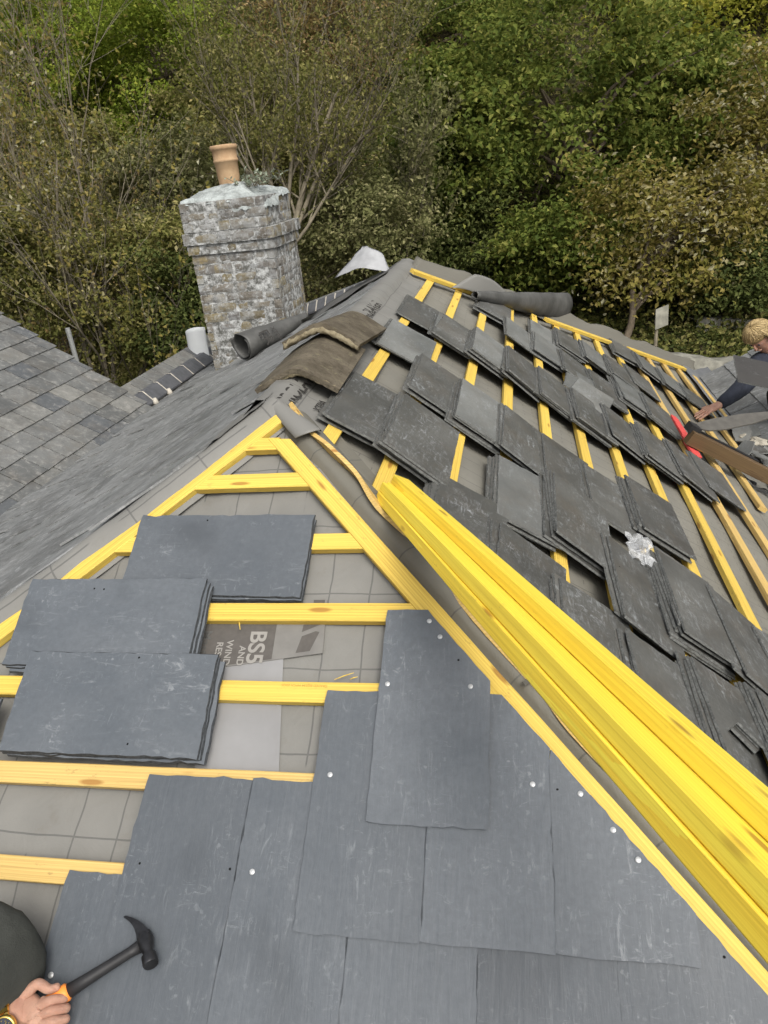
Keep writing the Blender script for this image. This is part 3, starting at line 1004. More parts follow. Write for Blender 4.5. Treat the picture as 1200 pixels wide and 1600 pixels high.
c = m.mix(m.rr(m.noise(v, 24, 5, .7), .58, .72, 0, .6), c, (.24, .22, .13))
m.bump(m.noise(v, 55, 6, .75), .9, .012)
M['old_tile'] = m.done(c, .9, .15)
m = NT('old_lime_mortar')
v = m.coord()
c = m.mix(m.rr(m.noise(v, 40, 6, .7), .35, .65), (.22, .18, .11), (.42, .37, .25))
m.bump(m.noise(v, 50, 6, .75), 1.0, .02)
M['old_mortar'] = m.done(c, .95, .1)
def mortar_edge(leg, th, seed):         # clinging bedding mortar under the near end of a tile
    mb = MB()
    n = 26
    vs = []
    for i in range(n+1):
        s = -1+2*i/n
        x = s*leg*.84
        z = -.55*(math.sqrt(x*x+.035**2)-.035)
        for (dy, dz) in ((-.012, .004), (-.016, -.014), (.02, -.022), (.05, -.004)):
            vs.append((x, dy+.010*fbm((i*.5, dy*60, seed)), z+dz+.010*fbm((i*.7, dz*90, seed+4))))
    fs = []
    for i in range(n):
        for k in range(4):
            a, b = i*4+k, i*4+(k+1) % 4
            fs.append((a, a+4, b+4, b))
    fs += [(0, 1, 2, 3), tuple(n*4+k for k in (3, 2, 1, 0))]
    mb.add(vs, fs)
    return mb.mesh('mortar', M['old_mortar'], True)
for i, (y, z, tilt, roll_, L, lab_) in enumerate(((.245, .052, .03, .05, .50, 'old brown ridge tile sitting loose on the ridge, nearer the camera'),
                                           (.650, .118, -.115, .08, .60, 'mossy loose ridge tile lapped over the nearer one, thick mortar under its edge'))):
    Mx = Matrix.Translation((.012, y, z)) @ Matrix.Rotation(tilt, 4, 'X') @ Matrix.Rotation(roll_, 4, 'Y')
    o = link('ridge_tile', tile_mesh(L, .170 if i else .165, .020 if i else .017, 30+i, M['old_tile']), Mx)
    tag(o, lab_, 'ridge tile', 'loose ridge tiles')
    if i: child('mortar', mortar_edge(.175, .02, 5), o)
    else: child('mortar', mortar_edge(.160, .010, 9), o, Matrix.Translation((0, .012, .006)) @ Matrix.Scale(.55, 4, (0, 1, 0)))

# ------------------------------------------------------------------ rolled and flapping underlay
def roll_mesh(L, r0, r1, turns, mat, seed=0, name='underlay_roll', thick=.0025, flare=.0, sag=.0):
    """open roll of membrane along +X"""
    mb = MB()
    n, nl = 46, 26
    def f(u, v):
        a = u*turns*2*math.pi
        x = v*L
        r = (r0 + (r1-r0)*v)*(.72+.28*u) + .006*fbm((a*.8, x*6, seed)) + flare*max(0, 1-v*5)*.02
        return Vector((x + .02*fbm((a, v*3, seed+2)), r*math.cos(a), r*math.sin(a)*(1-sag*v)))
    vs = [f(i/n, j/nl) for j in range(nl+1) for i in range(n+1)]
    fs = [(j*(n+1)+i, j*(n+1)+i+1, (j+1)*(n+1)+i+1, (j+1)*(n+1)+i) for j in range(nl) for i in range(n)]
    mb.add(vs, fs)
    me = mb.mesh(name, mat, True)
    return me
def solidify(o, t):
    md = o.modifiers.new('thickness', 'SOLIDIFY')
    md.thickness = t
    return o
# roll lying on the left slope in front of the chimney
pY = lambda x, y, yy: CAM + ray(x, y)*((yy-CAM.y)/ray(x, y).y)
p0, p1 = pY(377, 541, 3.62), pY(478, 496, 4.22)
ex = (p1-p0).normalized(); ez = Vector((0, 0, 1)); ey = ez.cross(ex).normalized(); ez = ex.cross(ey)
m = NT('grey_roll_underlay')
v = m.coord(rand=False)
c = m.mix(m.rr(m.noise(v, 7, 4), .35, .7), (.055, .055, .052), (.10, .10, .094))
m.bump(m.noise(v, 14, 4), .4, .01)
M['roll'] = m.done(c, .55, .35)
o = link('underlay_roll', roll_mesh((p1-p0).length, .128, .05, 1.7, M['roll'], 3), frame(p0, ex, ey, ez) @ Matrix.Rotation(2.4, 4, 'X'))
solidify(o, .004)
tag(o, 'open ended roll of grey underlay lying at the foot of the chimney', 'underlay roll')
for k, (tx_, sz) in enumerate((('ER', .13), ('XTRA', .055))):
    fq = p0 + ex*(.12+.16*k) + Vector((.045, -.075, .0))
    d2 = (Vector((.72, -.60, -.05)) - ex*Vector((.72, -.60, -.05)).dot(ex)).normalized()
    text(tx_, sz, p0 + ex*(.13+.14*k) + (ey*-.78+ez*.70)*(.118-.017*k), (ey*-.62-ez*.74).normalized(), ex, M['ink'], o, 'lettering', .0005)
# long dark roll drooping along the far hip
q0, q1 = B(3.02, .50, .085), B(4.60, 1.30, .10)
ex = (q1-q0).normalized(); ez = (eB_n-ex*eB_n.dot(ex)).normalized(); ey = ez.cross(ex)
o = link('underlay_roll', roll_mesh((q1-q0).length, .03, .135, 1.12, M['roll'], 8, sag=.45), frame(q0, ex, ey, ez) @ Matrix.Rotation(-1.9, 4, 'X'))
solidify(o, .004)
tag(o, 'long dark cone of rolled back underlay drooping over the far hip', 'underlay roll')
# white underside flap at the far end of the ridge
def flap(u, v):
    a = Vector((-.62, 3.60, -.07)); b = Vector((-.17, 3.50, -.05)); c = Vector((-.24, 3.66, .05)); d = Vector((-.40, 3.72, .115))
    p = (a*(1-u)+b*u)*(1-v) + (d*(1-u)+c*u)*v
    return p + Vector((0, -.05, .035))*math.sin(u*math.pi)*(1-.6*v) + Vector((0, 0, .012*fbm((u*3, v*3, 4)))) + Vector((0, 0, -.06*(u-.5)**2*(1-v)))
o = link('underlay_flap', solid_sheet(flap, 16, 12, .003, Vector((0, .6, .8))).mesh('underlay_flap', M['white_flap'], True))
tag(o, 'pale curled flap of membrane sticking up past the far end of the ridge', 'underlay flap')
def flap2(u, v):
    p = Vector((-.85, 3.55, -.38))*(1-u)*(1-v) + Vector((-.12, 3.45, -.02))*u*(1-v) + Vector((-.62, 3.85, -.30))*(1-u)*v + Vector((-.10, 3.72, -.03))*u*v
    return p + Vector((0, 0, .05*math.sin(v*3.1)*(1-u*.6)+.02*fbm((u*4, v*4, 7))))
o = link('underlay_flap', solid_sheet(flap2, 16, 10, .003, Vector((-.3, .2, .9))).mesh('underlay_flap', M['under_back'], True))
tag(o, 'crumpled dark grey underlay hanging below the pale flap', 'underlay flap')
# raggedly lapped underlay over the far hip
def hipcap(u, v):
    t = .02+3.0*v
    w = -.32+.50*u
    y = rear(t)+w
    n = .02+.05*math.exp(-((w-.02)/.09)**2)*(1+.5*fbm((t*3, w*4, 3))) + .02*fbm((t*4, w*6, 9))
    if w > .02: return B(rear(t)+.02, t, n) + Vector((0, (w-.02)*.8, -(w-.02)*.75))
    return B(y, t, n) if w > -.16 else B(y, t, .004+.02*abs(fbm((t*4, w*6, 2))))
o = link('underlay_strip', solid_sheet(hipcap, 16, 60, .002, Vector((0, .3, .9))).mesh('underlay_strip', M['under_C'], True))
tag(o, 'ragged strip of underlay lapped over the far hip above the yellow battens', 'underlay strip')
def corner_flap(u, v):
    return B(3.05+.32*u+.2*v, .34+.10*v+.3*u, .05+.12*v*(1-.3*u)+.02*math.sin(u*4))
o = link('underlay_flap', solid_sheet(corner_flap, 8, 8, .003, eB_n).mesh('underlay_flap', M['under_A'], True))
tag(o, 'small grey peak of underlay folded up beside the start of the dark roll', 'underlay flap')
# curled end of underlay at the near apex
def curl(u, v):
    a = -1.5 + 3.0*u
    r_ = .026 + .018*v
    c = dR*(-.02+.19*v) + nR*(.012+.008*v) + sR*(.010+.018*v)
    return c + sR*r_*math.sin(a) + nR*(r_*math.cos(a)*.75) + dR*(.025*math.sin(u*math.pi)*v)
o = link('underlay_flap', solid_sheet(curl, 22, 18, .003, -nR).mesh('underlay_flap', M['under_A'], True))
tag(o, 'curled end of grey underlay rolled over the near end of the ridge', 'underlay flap')

# ------------------------------------------------------------------ neighbouring slate roofs
left_roof = empty('neighbour_roof', (-3.2, 2.5, -3.1), 'grey weathered slate roof rising on the left beyond the valley', 'roof')
XV, ZV, SD = -2.40, -1.075, R(32)
def D(y, s, n=0.0): return Vector((XV - s*math.cos(SD) - n*-math.sin(SD), y, ZV + s*math.sin(SD) + n*math.cos(SD)))
verge = lambda s: 3.69 + .165*s
def slate_field(P, s0, s1, ylo, yhi, W, G, seed, step=.006, TH=.008):
    rn = random.Random(seed)
    mb = MB()
    s, k = s0, 0
    while s < s1:
        y = ylo(s) - (k % 2)*W/2 - rn.uniform(0, .03)
        while y < yhi(s):
            w = W+rn.uniform(-.012, .012)
            a, b = max(y, ylo(s)), min(y+w-.009, yhi(s))
            if b-a > .04:
                j = [rn.uniform(-.003, .003) for _ in range(4)]
                top = s+G*2
                tl = rn.uniform(0, .003)
                q = [P(a, s+j[0], .016+step+tl), P(b, s+j[1], .016+step+rn.uniform(0, .003)), P(b, top, .004), P(a, top, .004)]
                nn = (q[1]-q[0]).cross(q[3]-q[0]).normalized()
                if nn.z < 0: nn = -nn
                vs = q+[p-nn*TH for p in q]
                mb.add(vs, [(0, 1, 2, 3), (7, 6, 5, 4), (1, 0, 4, 5), (2, 1, 5, 6), (0, 3, 7, 4)])
            y += w
        s += G
        k += 1
    return mb
mb = slate_field(D, -.1, 3.6, lambda s: -3.0, verge, .25, .192, 41)
part('slates', mb.mesh('slates', M['slate_old']), left_roof)
mb = MB()
mb.add([D(-3, 0, -.03), D(3.66, 0, -.03), D(4.2, 3.6, -.03), D(-3, 3.6, -.03)], [(0, 1, 2, 3)])
mb.add([D(3.66, 0, .0), D(4.2, 3.6, .0), D(4.2, 3.6, -.0)-Vector((0, 0, 4)), D(3.66, 0, 0)-Vector((0, 0, 2.3))], [(0, 1, 2, 3), (3, 2, 1, 0)])
part('gable_wall', mb.mesh('gable_wall', M['wall']), left_roof)
# lower back roof beyond: ridge of blue clay tiles pointed with pale mortar
back_roof = empty('back_roof', (-2.5, 5.5, -3.1), 'low slate roof behind, capped with dark ridge tiles pointed in pale mortar', 'roof')
RX, RZ = -2.585, -.965
def Bk(y, s, n=0.0): return Vector((RX+s*math.cos(R(34))+n*.5, y, RZ-.06-s*math.sin(R(34))+n*.83))
mb = slate_field(lambda y, s, n: Bk(y, .9-s, n), 0, .9, lambda s: 3.62, lambda s: 8.4, .25, .16, 43)
part('slates', mb.mesh('slates', M['slate_old']), back_roof)
mb = MB()
mb.add([Vector((RX, 3.7, RZ-.07)), Vector((RX, 8.4, RZ-.07)), Vector((RX-2, 8.4, RZ-1.5)), Vector((RX-2, 3.7, RZ-1.5))], [(0, 1, 2, 3)])
mb.add([Vector((RX, 8.4, RZ-.07)), Vector((RX-2, 8.4, RZ-1.5)), Vector((RX-2, 8.4, -3.1)), Vector((RX+1.2, 8.4, -3.1)), Vector((RX+1.2, 8.4, RZ-.9))], [(0, 1, 2, 3, 4)])
part('back_slope', mb.mesh('back_slope', M['slate_old']), back_roof)
M['blue_tile'] = plain('blue_clay_tile', (.085, .088, .095), .55, .4, 0, .2, 20, .1)
M['pale_mortar'] = plain('pale_mortar', (.45, .42, .36), .9, .1, 0, .15, 40, .3)
def capped(p0, p1, n, parent, seed):
    d = (p1-p0); L = d.length; ex = d.normalized()
    sd = Vector((0, 0, 1)).cross(ex).normalized(); up = ex.cross(sd)
    rn = random.Random(seed)
    step = L/n
    for i in range(n):
        mb = MB()
        a, b = step*i+.008, step*(i+1)-.008
        prof = [(-.11, -.078), (-.055, -.020), (-.02, .012), (.02, .012), (.055, -.020), (.11, -.078)]
        j = rn.uniform(-.003, .003)
        vs = [p0+ex*a+sd*x+up*(z+j) for x, z in prof]+[p0+ex*b+sd*x+up*(z+j) for x, z in prof]
        vs += [q-up*.016 for q in vs]
        fs = [(k, k+1, k+7, k+6) for k in range(5)]+[(k+12, k+18, k+19, k+13) for k in range(5)]
        fs += [(0, 12, 13, 1), (1, 13, 14, 2), (2, 14, 15, 3), (3, 15, 16, 4), (4, 16, 17, 5)]
        fs += [(0, 6, 18, 12), (5, 17, 23, 11)]
        fs += [(6+k, 7+k, 19+k, 18+k) for k in range(5)]
        mb.add(vs, fs)
        part('ridge_tile', mb.mesh('ridge_tile', M['blue_tile']), parent)
    mb = MB()
    for i in range(n+1):
        a = step*i
        prof = [(-.115, -.083), (-.055, -.021), (-.02, .014), (.02, .014), (.055, -.021), (.115, -.083)]
        w = .009
        vs = [p0+ex*(a-w)+sd*x+up*(z+.001) for x, z in prof]+[p0+ex*(a+w)+sd*x+up*(z+.001) for x, z in prof]
        mb.add(vs, [(k, k+1, k+7, k+6) for k in range(5)])
        if i in (1, 2):                 # squeezed out dabs at the lower edge
            c = p0+ex*a+sd*-.12+up*-.092 if sd.x < 0 else p0+ex*a+sd*.12+up*-.092
            pts_ = [c+up*.04, c, c-up*.03]
            mb.tube(pts_, [.012, .03, .012], 8)
    part('mortar_joints', mb.mesh('mortar_joints', M['pale_mortar'], True), parent)
capped(Vector((RX, 3.55, RZ)), Vector((RX, 5.95, RZ)), 8, back_roof, 3)
T2a, T2b = at(470, 481, 7.9), at(556, 448, 7.5)
capped(T2a, T2b, 6, back_roof, 5)
dd = (T2b-T2a).normalized()
fw2 = Vector((-.25, -.85, -.55)).normalized()
mb = slate_field(lambda y, s, n: T2a + dd*y + fw2*(1.0-s) + Vector((0, 0, n-.09)), 0.1, .98, lambda s: -.35, lambda s: (T2b-T2a).length+.6, .25, .16, 47)
part('slates', mb.mesh('slates', M['slate_old']), back_roof)

# right hand roof across the lower valley
right_roof = empty('neighbour_roof', (3.6, 4.0, -3.1), 'grey slate roof rising at the right edge behind the kneeling roofer', 'roof')
RV = B(0, 2.98); SR = R(28)
def Rr(y, s, n=0.0): return Vector((RV.x + s*math.cos(SR) - n*math.sin(SR), y, RV.z + s*math.sin(SR) + n*math.cos(SR)))
mb = slate_field(Rr, .02, 3.0, lambda s: 1.0, lambda s: 5.5, .30, .24, 51)
part('slates', mb.mesh('slates', M['slate_left']), right_roof)
mb = MB()
mb.add([Rr(1, 0, -.03), Rr(5.45, 0, -.03), Rr(5.45, 3, -.03), Rr(1, 3, -.03)], [(0, 1, 2, 3)])
mb.add([Rr(5.45, 0, -.01), Rr(5.45, 3, -.01), Rr(5.45, 3)*1.0-Vector((0, 0, 3)), Rr(5.45, 0)-Vector((0, 0, 1.5))], [(0, 1, 2, 3)])
part('gable_wall', mb.mesh('gable_wall', M['wall']), right_roof)
mb = MB()
mb.grid(lambda u, v: B(1.0+4.8*v, 2.98-.16+.32*u, .02) + Vector((0, 0, .25*max(0, u-.5)*.9 + .01*fbm((u*5, v*8, 1)))), 8, 40)
M['lead'] = plain('lead_valley', (.17, .175, .18), .5, .4, .2, .2, 8, .15)
part('lead_valley', mb.mesh('lead_valley', M['lead'], True), right_roof)

# ------------------------------------------------------------------ chimney
ch = empty('chimney', (-1.70, 4.8, -2.0), 'old lichen whitened brick chimney with a corbelled top standing behind the ridge', 'chimney')
def brick_mat():
    m = NT('lichened_brick')
    g = m.n('ShaderNodeNewGeometry')
    v = m.coord(rand=False)
    base = m.ramp(g.outputs['Random Per Island'], [(0, (.13, .115, .095)), (.35, (.18, .165, .14)), (.6, (.20, .165, .085)), (.8, (.105, .10, .10)), (1, (.24, .22, .18))])
    n1 = m.noise(v, 7, 8, .75)
    n2 = m.noise(v, 26, 6, .75)
    c = m.mix(m.rr(n1, .45, .60, 0, .78), base, (.33, .34, .335))
    c = m.mix(m.rr(n2, .56, .66, 0, .8), c, (.48, .50, .50))
    c = m.mix(m.rr(m.noise(v, 5, 6, .7), .55, .66, 0, .75), c, (.085, .085, .085))
    c = m.mix(m.rr(m.noise(m.coord((1, 1, 1), False), 3.3, 6, .7), .60, .68, 0, .6), c, (.30, .23, .09))
    m.bump(m.noise(v, 45, 6, .75), .9, .012)
    return m.done(c, .95, .1)
M['brick'] = brick_mat()
m = NT('weathered_lime_joint')
v = m.coord(rand=False)
c = m.mix(m.rr(m.noise(v, 18, 6, .75), .42, .62), (.11, .11, .10), (.52, .53, .52))
m.bump(m.noise(v, 60, 5, .75), .8, .01)
M['joint'] = m.done(c, .95, .1)
def brick_block(x0, x1, y0, y1, z0, z1, course, seed, mbk, joint, skew=0.0):
    rn = random.Random(seed)
    nC = max(1, round((z1-z0)/course))
    hC = (z1-z0)/nC
    joint.box(Vector((x0+.005, y0+.005, z0)), Vector((x1-x0-.010, 0, 0)), Vector((0, y1-y0-.010, 0)), Vector((0, 0, z1-z0-.004)))
    for k in range(nC):
        za, zb = z0+hC*k+.005, z0+hC*(k+1)-.006
        for side in range(4):
            L = (x1-x0) if side % 2 == 0 else (y1-y0)
            lens = []
            s = 0
            pat = [.232, .112] if (k+side) % 2 else [.112, .232]
            i = 0
            while s < L-.001:
                w = pat[i % 2]+rn.uniform(-.012, .012)
                if L-s-w < .06: w = L-s
                lens.append((s, s+w)); s += w; i += 1
            for (a, b) in lens:
                pr = rn.uniform(-.006, .004)
                if rn.random() < .08: pr -= .010
                a2, b2 = a+(.004 if a > 0 else 0), b-(.004 if b < L-.001 else 0)
                dpt = .06
                jz = [rn.uniform(-.004, .004) for _ in range(4)]
                if side == 0: o, ex, ez_ = Vector((x0+a2, y0-pr, 0)), Vector((1, 0, 0)), Vector((0, 1, 0))
                elif side == 1: o, ex, ez_ = Vector((x1+pr, y0+a2, 0)), Vector((0, 1, 0)), Vector((-1, 0, 0))
                elif side == 2: o, ex, ez_ = Vector((x1-a2, y1+pr, 0)), Vector((-1, 0, 0)), Vector((0, -1, 0))
                else: o, ex, ez_ = Vector((x0-pr, y1-a2, 0)), Vector((0, -1, 0)), Vector((1, 0, 0))
                W = b2-a2
                # front face subdivided with worn corners
                vs = []
                NX, NZ = 4, 3
                for jj in range(NZ+1):
                    for ii in range(NX+1):
                        fx, fz = ii/NX, jj/NZ
                        edge = min(fx, 1-fx)*W < .004 or min(fz, 1-fz) < .02
                        q = o + ex*(W*fx) + Vector((0, 0, za+(zb-za)*fz+jz[(ii > 1)+2*(jj > 1)]*.6))
                        q = q + ez_*((.006 if edge else 0) + .004*fbm((q.x*22+q.y*22, q.z*22, seed)))
                        vs.append(q)
                n0 = len(vs)
                fs = [(j2*(NX+1)+i2, j2*(NX+1)+i2+1, (j2+1)*(NX+1)+i2+1, (j2+1)*(NX+1)+i2) for j2 in range(NZ) for i2 in range(NX)]
                rim = list(range(NX+1))+[j2*(NX+1)+NX for j2 in range(1, NZ+1)]+[NZ*(NX+1)+i2 for i2 in range(NX-1, -1, -1)]+[j2*(NX+1) for j2 in range(NZ-1, 0, -1)]
                vs += [vs[r_]+ez_*dpt for r_ in rim]
                for q2 in range(len(rim)):
                    a_, b_ = rim[q2], rim[(q2+1) % len(rim)]
                    fs.append((b_, a_, n0+q2, n0+(q2+1) % len(rim)))
                mbk.add(vs, fs)
bk, jt = MB(), MB()
X0, X1, Y0, Y1 = -2.085, -1.325, 4.40, 5.18
brick_block(X0, X1, Y0, Y1, -1.60, .10, .085, 1, bk, jt)
part('shaft', bk.mesh('shaft', M['brick']), ch)
bk2 = MB()
brick_block(X0-.022, X1+.022, Y0-.022, Y1+.022, .10, .185, .085, 2, bk2, jt)
brick_block(X0-.042, X1+.042, Y0-.042, Y1+.042, .185, .285, .1, 3, bk2, jt)
part('corbel', bk2.mesh('corbel', M['brick']), ch)
bk3 = MB()
brick_block(X0-.022, X1-.015, Y0-.022, Y1-.02, .285, .53, .082, 4, bk3, jt)
part('cap_courses', bk3.mesh('cap_courses', M['brick']), ch)
part('mortar', jt.mesh('mortar', M['joint']), ch)
# flaunching of pale mortar and the weathered ledge over the corbel
m = NT('pale_flaunching')
v = m.coord(rand=False)
c = m.mix(m.rr(m.noise(v, 9, 7, .75), .38, .62), (.24, .26, .25), (.47, .51, .50))
c = m.mix(m.rr(m.noise(v, 34, 6, .8), .58, .68, 0, .7), c, (.12, .13, .12))
m.bump(m.noise(v, 30, 7, .75), 1.0, .02)
M['flaunch'] = m.done(c, .95, .1)
def flaunching(u, v):
    x, y = X0-.02+(X1-X0+.02)*u, Y0-.02+(Y1-Y0+.02)*v
    e = min(u, 1-u, v, 1-v)*2
    z = .530 + .115*min(1, (e*1.35))**.8
    if u > .62: z -= .10*min(1, (u-.62)/.15)*max(0, 1-v*1.2)*min(1, .4+e*2)
    z += .018*fbm((x*9, y*9, 2))
    if e < .02: z = .512-.030*abs(fbm((x*11, y*11, 5))) - (.07 if u > .62 and v < .5 else 0)
    return Vector((x+.015*fbm((y*9, x*9, 1)), y+.015*fbm((x*9, y*7, 8)), z))
mb = MB(); mb.grid(flaunching, 40, 40)
part('flaunching', mb.mesh('flaunching', M['flaunch'], True), ch)
m = NT('terracotta')
v = m.coord(rand=False)
c = m.mix(m.rr(m.noise(v, 6, 5, .7), .35, .7), (.34, .215, .12), (.45, .32, .19))
c = m.mix(m.rr(m.noise(v, 16, 6, .7), .58, .72, 0, .5), c, (.24, .17, .11))
m.bump(m.noise(v, 60, 4), .3, .006)
M['terracotta'] = m.done(c, .8, .2)
mb = MB()
prof = [(.090, 0), (.097, .12), (.102, .232), (.108, .236), (.111, .246), (.108, .256), (.104, .260), (.107, .330), (.115, .335), (.120, .346), (.120, .360), (.115, .371), (.098, .371), (.094, .355), (.082, .0)]
mb.lathe((-1.745, 4.76, .58), prof, 36, Vector((-.02, .02, 1)))
pot = part('chimney_pot', mb.mesh('chimney_pot', M['terracotta'], True), ch)
# weed growing from the flaunching
random.seed(5)
mb = MB()
for i in range(26):
    a = random.uniform(0, 6.28)
    b = Vector((-1.46+random.uniform(-.16, .14), 4.66+random.uniform(-.08, .2), .60))
    L = random.uniform(.08, .22)
    lean = Vector((math.cos(a), math.sin(a)*.6, 1.1)).normalized()
    pts_ = [b + lean*(L*s) + Vector((0, 0, -.05*s*s)) for s in (0, .35, .7, 1)]
    mb.tube(pts_, [.004, .0032, .0025, .0012], 4)
    for s in range(11):
        p = b + lean*(L*(.25+.075*s)) + Vector((0, 0, -.05*(.25+.075*s)**2))
        q = Vector((random.gauss(0, 1), random.gauss(0, 1), random.gauss(.3, .7))).normalized()
        w = q.cross(Vector((random.random(), random.random(), 1))).normalized()*.008
        l = random.uniform(.03, .055)
        mb.add([p-w*.3, p+q*l*.5-w, p+q*l, p+q*l*.5+w], [(0, 1, 2, 3)], 1)
M['weed'] = leaf_mat('grey_green_weed', [(.16, .19, .13), (.26, .30, .22), (.36, .39, .31)], .2)
tag(link('weed', mb.mesh('weed', [M['twig'], M['weed']])), 'grey green weed sprouting from the chimney top beside the pot', 'plant')
# white curved panel behind the ridge tiles left of the chimney, two grey posts
def wp(u, v):
    a = -1.2+1.9*u
    h = .44*v*(.86+.14*math.sin(u*2.2))
    return Vector((-2.62+.16*math.sin(a), 5.42-.14*math.cos(a), -1.13+h)) + Vector((0, .03*v, 0))
o = link('white_panel', solid_sheet(wp, 14, 10, .012, Vector((0, -1, 0))).mesh('white_panel', M['white_sheet'], True))
tag(o, 'white curved panel standing behind the ridge tiles at the left of the chimney', 'panel')
M['pole'] = plain('grey_pole', (.30, .31, .30), .5, .4, .3, .15, 30)
for i, (x, y, z0, z1, lab_) in enumerate(((-3.61, 4.6, -3.0, -.475, 'taller thin grey pole standing up behind the left roof verge'), (-3.045, 4.62, -3.0, -1.04, 'short grey pole end behind the corner where the left roof meets the ridge tiles'))):
    mb = MB()
    mb.tube([(x, y, z0), (x, y, z1)], .024, 12)
    mb.lathe((x, y, z1-.05), [(.026, 0), (.026, .03), (.024, .03)], 12)
    tag(link('pole', mb.mesh('pole', M['pole'])), lab_, 'pole', 'poles behind the left roof')

# ------------------------------------------------------------------ people and tools
def skin(name, nodes, edges, mat, sub=3, root=0, tweak=None):
    """nodes [(co, rx, ry)], edges; grown with the Skin modifier and baked to one mesh"""
    me = bpy.data.meshes.new('tmp')
    me.from_pydata([tuple(n[0]) for n in nodes], edges, [])
    o = bpy.data.objects.new('tmp', me)
    COL.objects.link(o)
    md = o.modifiers.new('skin', 'SKIN')
    md.use_smooth_shade = True
    for i, n in enumerate(nodes):
        sv = me.skin_vertices[0].data[i]
        sv.radius = (n[1], n[2] if len(n) > 2 else n[1])
        sv.use_root = (i == root)
    sb = o.modifiers.new('sub', 'SUBSURF')
    sb.levels = sub; sb.render_levels = sub
    dg = bpy.context.evaluated_depsgraph_get()
    out = bpy.data.meshes.new_from_object(o.evaluated_get(dg))
    bpy.data.objects.remove(o)
    out.name = name
    out.materials.clear()
    out.materials.append(mat)
    if tweak:
        for v_ in out.vertices: v_.co = tweak(v_.co)
    out.polygons.foreach_set('use_smooth', [True]*len(out.polygons))
    return out
def skin_mat():
    m = NT('skin')
    v = m.coord(rand=False)
    c = m.mix(m.rr(m.noise(v, 28, 4, .6), .35, .7), (.44, .26, .185), (.36, .185, .13))
    c = m.mix(m.rr(m.noise(v, 60, 5, .7), .52, .70, 0, .55), c, (.24, .15, .11))
    c = m.mix(m.rr(m.noise(v, 25, 4, .7), .56, .72, 0, .4), c, (.42, .36, .31))
    m.bump(m.noise(v, 150, 6, .75, 1.5), .6, .004)
    m.b.inputs['Subsurface Weight'].default_value = .12
    m.b.inputs['Subsurface Radius'].default_value = (.012, .005, .003)
    return m.done(c, .5, .35)
M['skin'] = skin_mat()
def cloth(name, col, sc=9):
    m = NT(name)
    v = m.coord(rand=False)
    f = m.noise(v, sc, 5, .6)
    c = m.mix(m.rr(f, .35, .7), tuple(x*.75 for x in col), tuple(x*1.3 for x in col))
    w = m.noise(v, 420, 2)
    m.bump(m.math('ADD', m.math('MULTIPLY', f, 1.0), m.math('MULTIPLY', w, .12)), .5, .02)
    return m.done(c, .85, .2)
M['trousers'] = cloth('dark_work_trousers', (.034, .036, .032))
M['jumper'] = cloth('navy_jumper', (.026, .030, .042))
M['black_cloth'] = cloth('black_trousers', (.012, .012, .013))
M['steel'] = plain('dark_steel', (.05, .05, .052), .35, .5, .8, .4, 40, .1)
M['worn_steel'] = plain('worn_steel', (.32, .31, .29), .35, .5, .9, .3, 60, .1)
M['rubber'] = plain('black_grip', (.018, .018, .019), .55, .4)
M['orange'] = plain('orange_grip', (.80, .25, .04), .5, .4, 0, .15, 40)
M['gold'] = plain('gold_metal', (.85, .60, .16), .25, .5, 1.0, .15, 60)
M['dial'] = plain('dark_dial', (.03, .035, .05), .15, .6, 0, .1)
M['hair'] = plain('fair_hair', (.27, .19, .085), .5, .35, 0, .35, 160, .2)
M['hair_dark'] = plain('dark_hair', (.05, .035, .025), .6, .3, 0, .4, 90, .4)
def bridge(P, a, b): return P[a].lerp(P[b], .5)

def nearA(x, y, n): return A(*pixA(x, y, n), n)
# --- roofer with the hammer: kneeling at the left, mostly outside the picture
H_ = lambda u, v, n: A(u, v, n)
hm_head = nearA(229, 1472, .062)
hm_grip = nearA(97, 1555, .085)
hd = (hm_head-hm_grip).normalized()
side = eA_n.cross(hd).normalized()      # across the handle, in the plane of the roof
if side.dot(eA_v) > 0: side = -side     # up the slope
wr = nearA(22, 1588, .095)              # wrist
pc = nearA(60, 1566, .100)              # palm centre
fdir = (pc-wr).normalized()
nodes, edges = [], []
def nd(co, r, r2=None):
    nodes.append((Vector(co), r, r2 or r)); return len(nodes)-1
def ln(*ids):
    for a_, b_ in zip(ids, ids[1:]): edges.append((a_, b_))
elb = nearA(-130, 1660, .16)
sh = H_(-.95, 1.72, .62)
neck = H_(-.98, 1.56, .74); pel = H_(-.95, 1.98, .30)
other_sh = H_(-1.08, 1.44, .60)
r0 = nd(pel, .15, .13); r1 = nd(H_(-.97, 1.80, .50), .14, .12); r2 = nd(H_(-.98, 1.64, .64), .15, .13); r3 = nd(neck, .06)
r4 = nd(H_(-.96, 1.50, .84), .085, .095); r5 = nd(H_(-.95, 1.44, .93), .09, .10)
ln(r0, r1, r2, r3, r4, r5)
s1 = nd(sh, .065); e1 = nd(elb, .047); f1 = nd(elb.lerp(wr, .5), .042, .040); w1 = nd(wr, .030, .024)
ln(r2, s1, e1, f1, w1)
s2 = nd(other_sh, .065); e2 = nd(H_(-1.12, 1.30, .36), .045); w2 = nd(H_(-.98, 1.22, .14), .028); hnd2 = nd(H_(-.93, 1.16, .09), .038, .02)
ln(r2, s2, e2, w2, hnd2)
k1 = nearA(44, 1472, .115)
kn = nd(k1, .104, .100); hp1 = nd(pel+Vector((.08, .05, 0)), .095)
th1 = nd(k1.lerp(nodes[hp1][0], .45), .100); sh1 = nd(H_(-.66, 1.64, .065), .062); an1 = nd(H_(-.88, 1.72, .05), .04); ft1 = nd(H_(-1.0, 1.76, .05), .035)
ln(r0, hp1, th1, kn, sh1, an1, ft1)
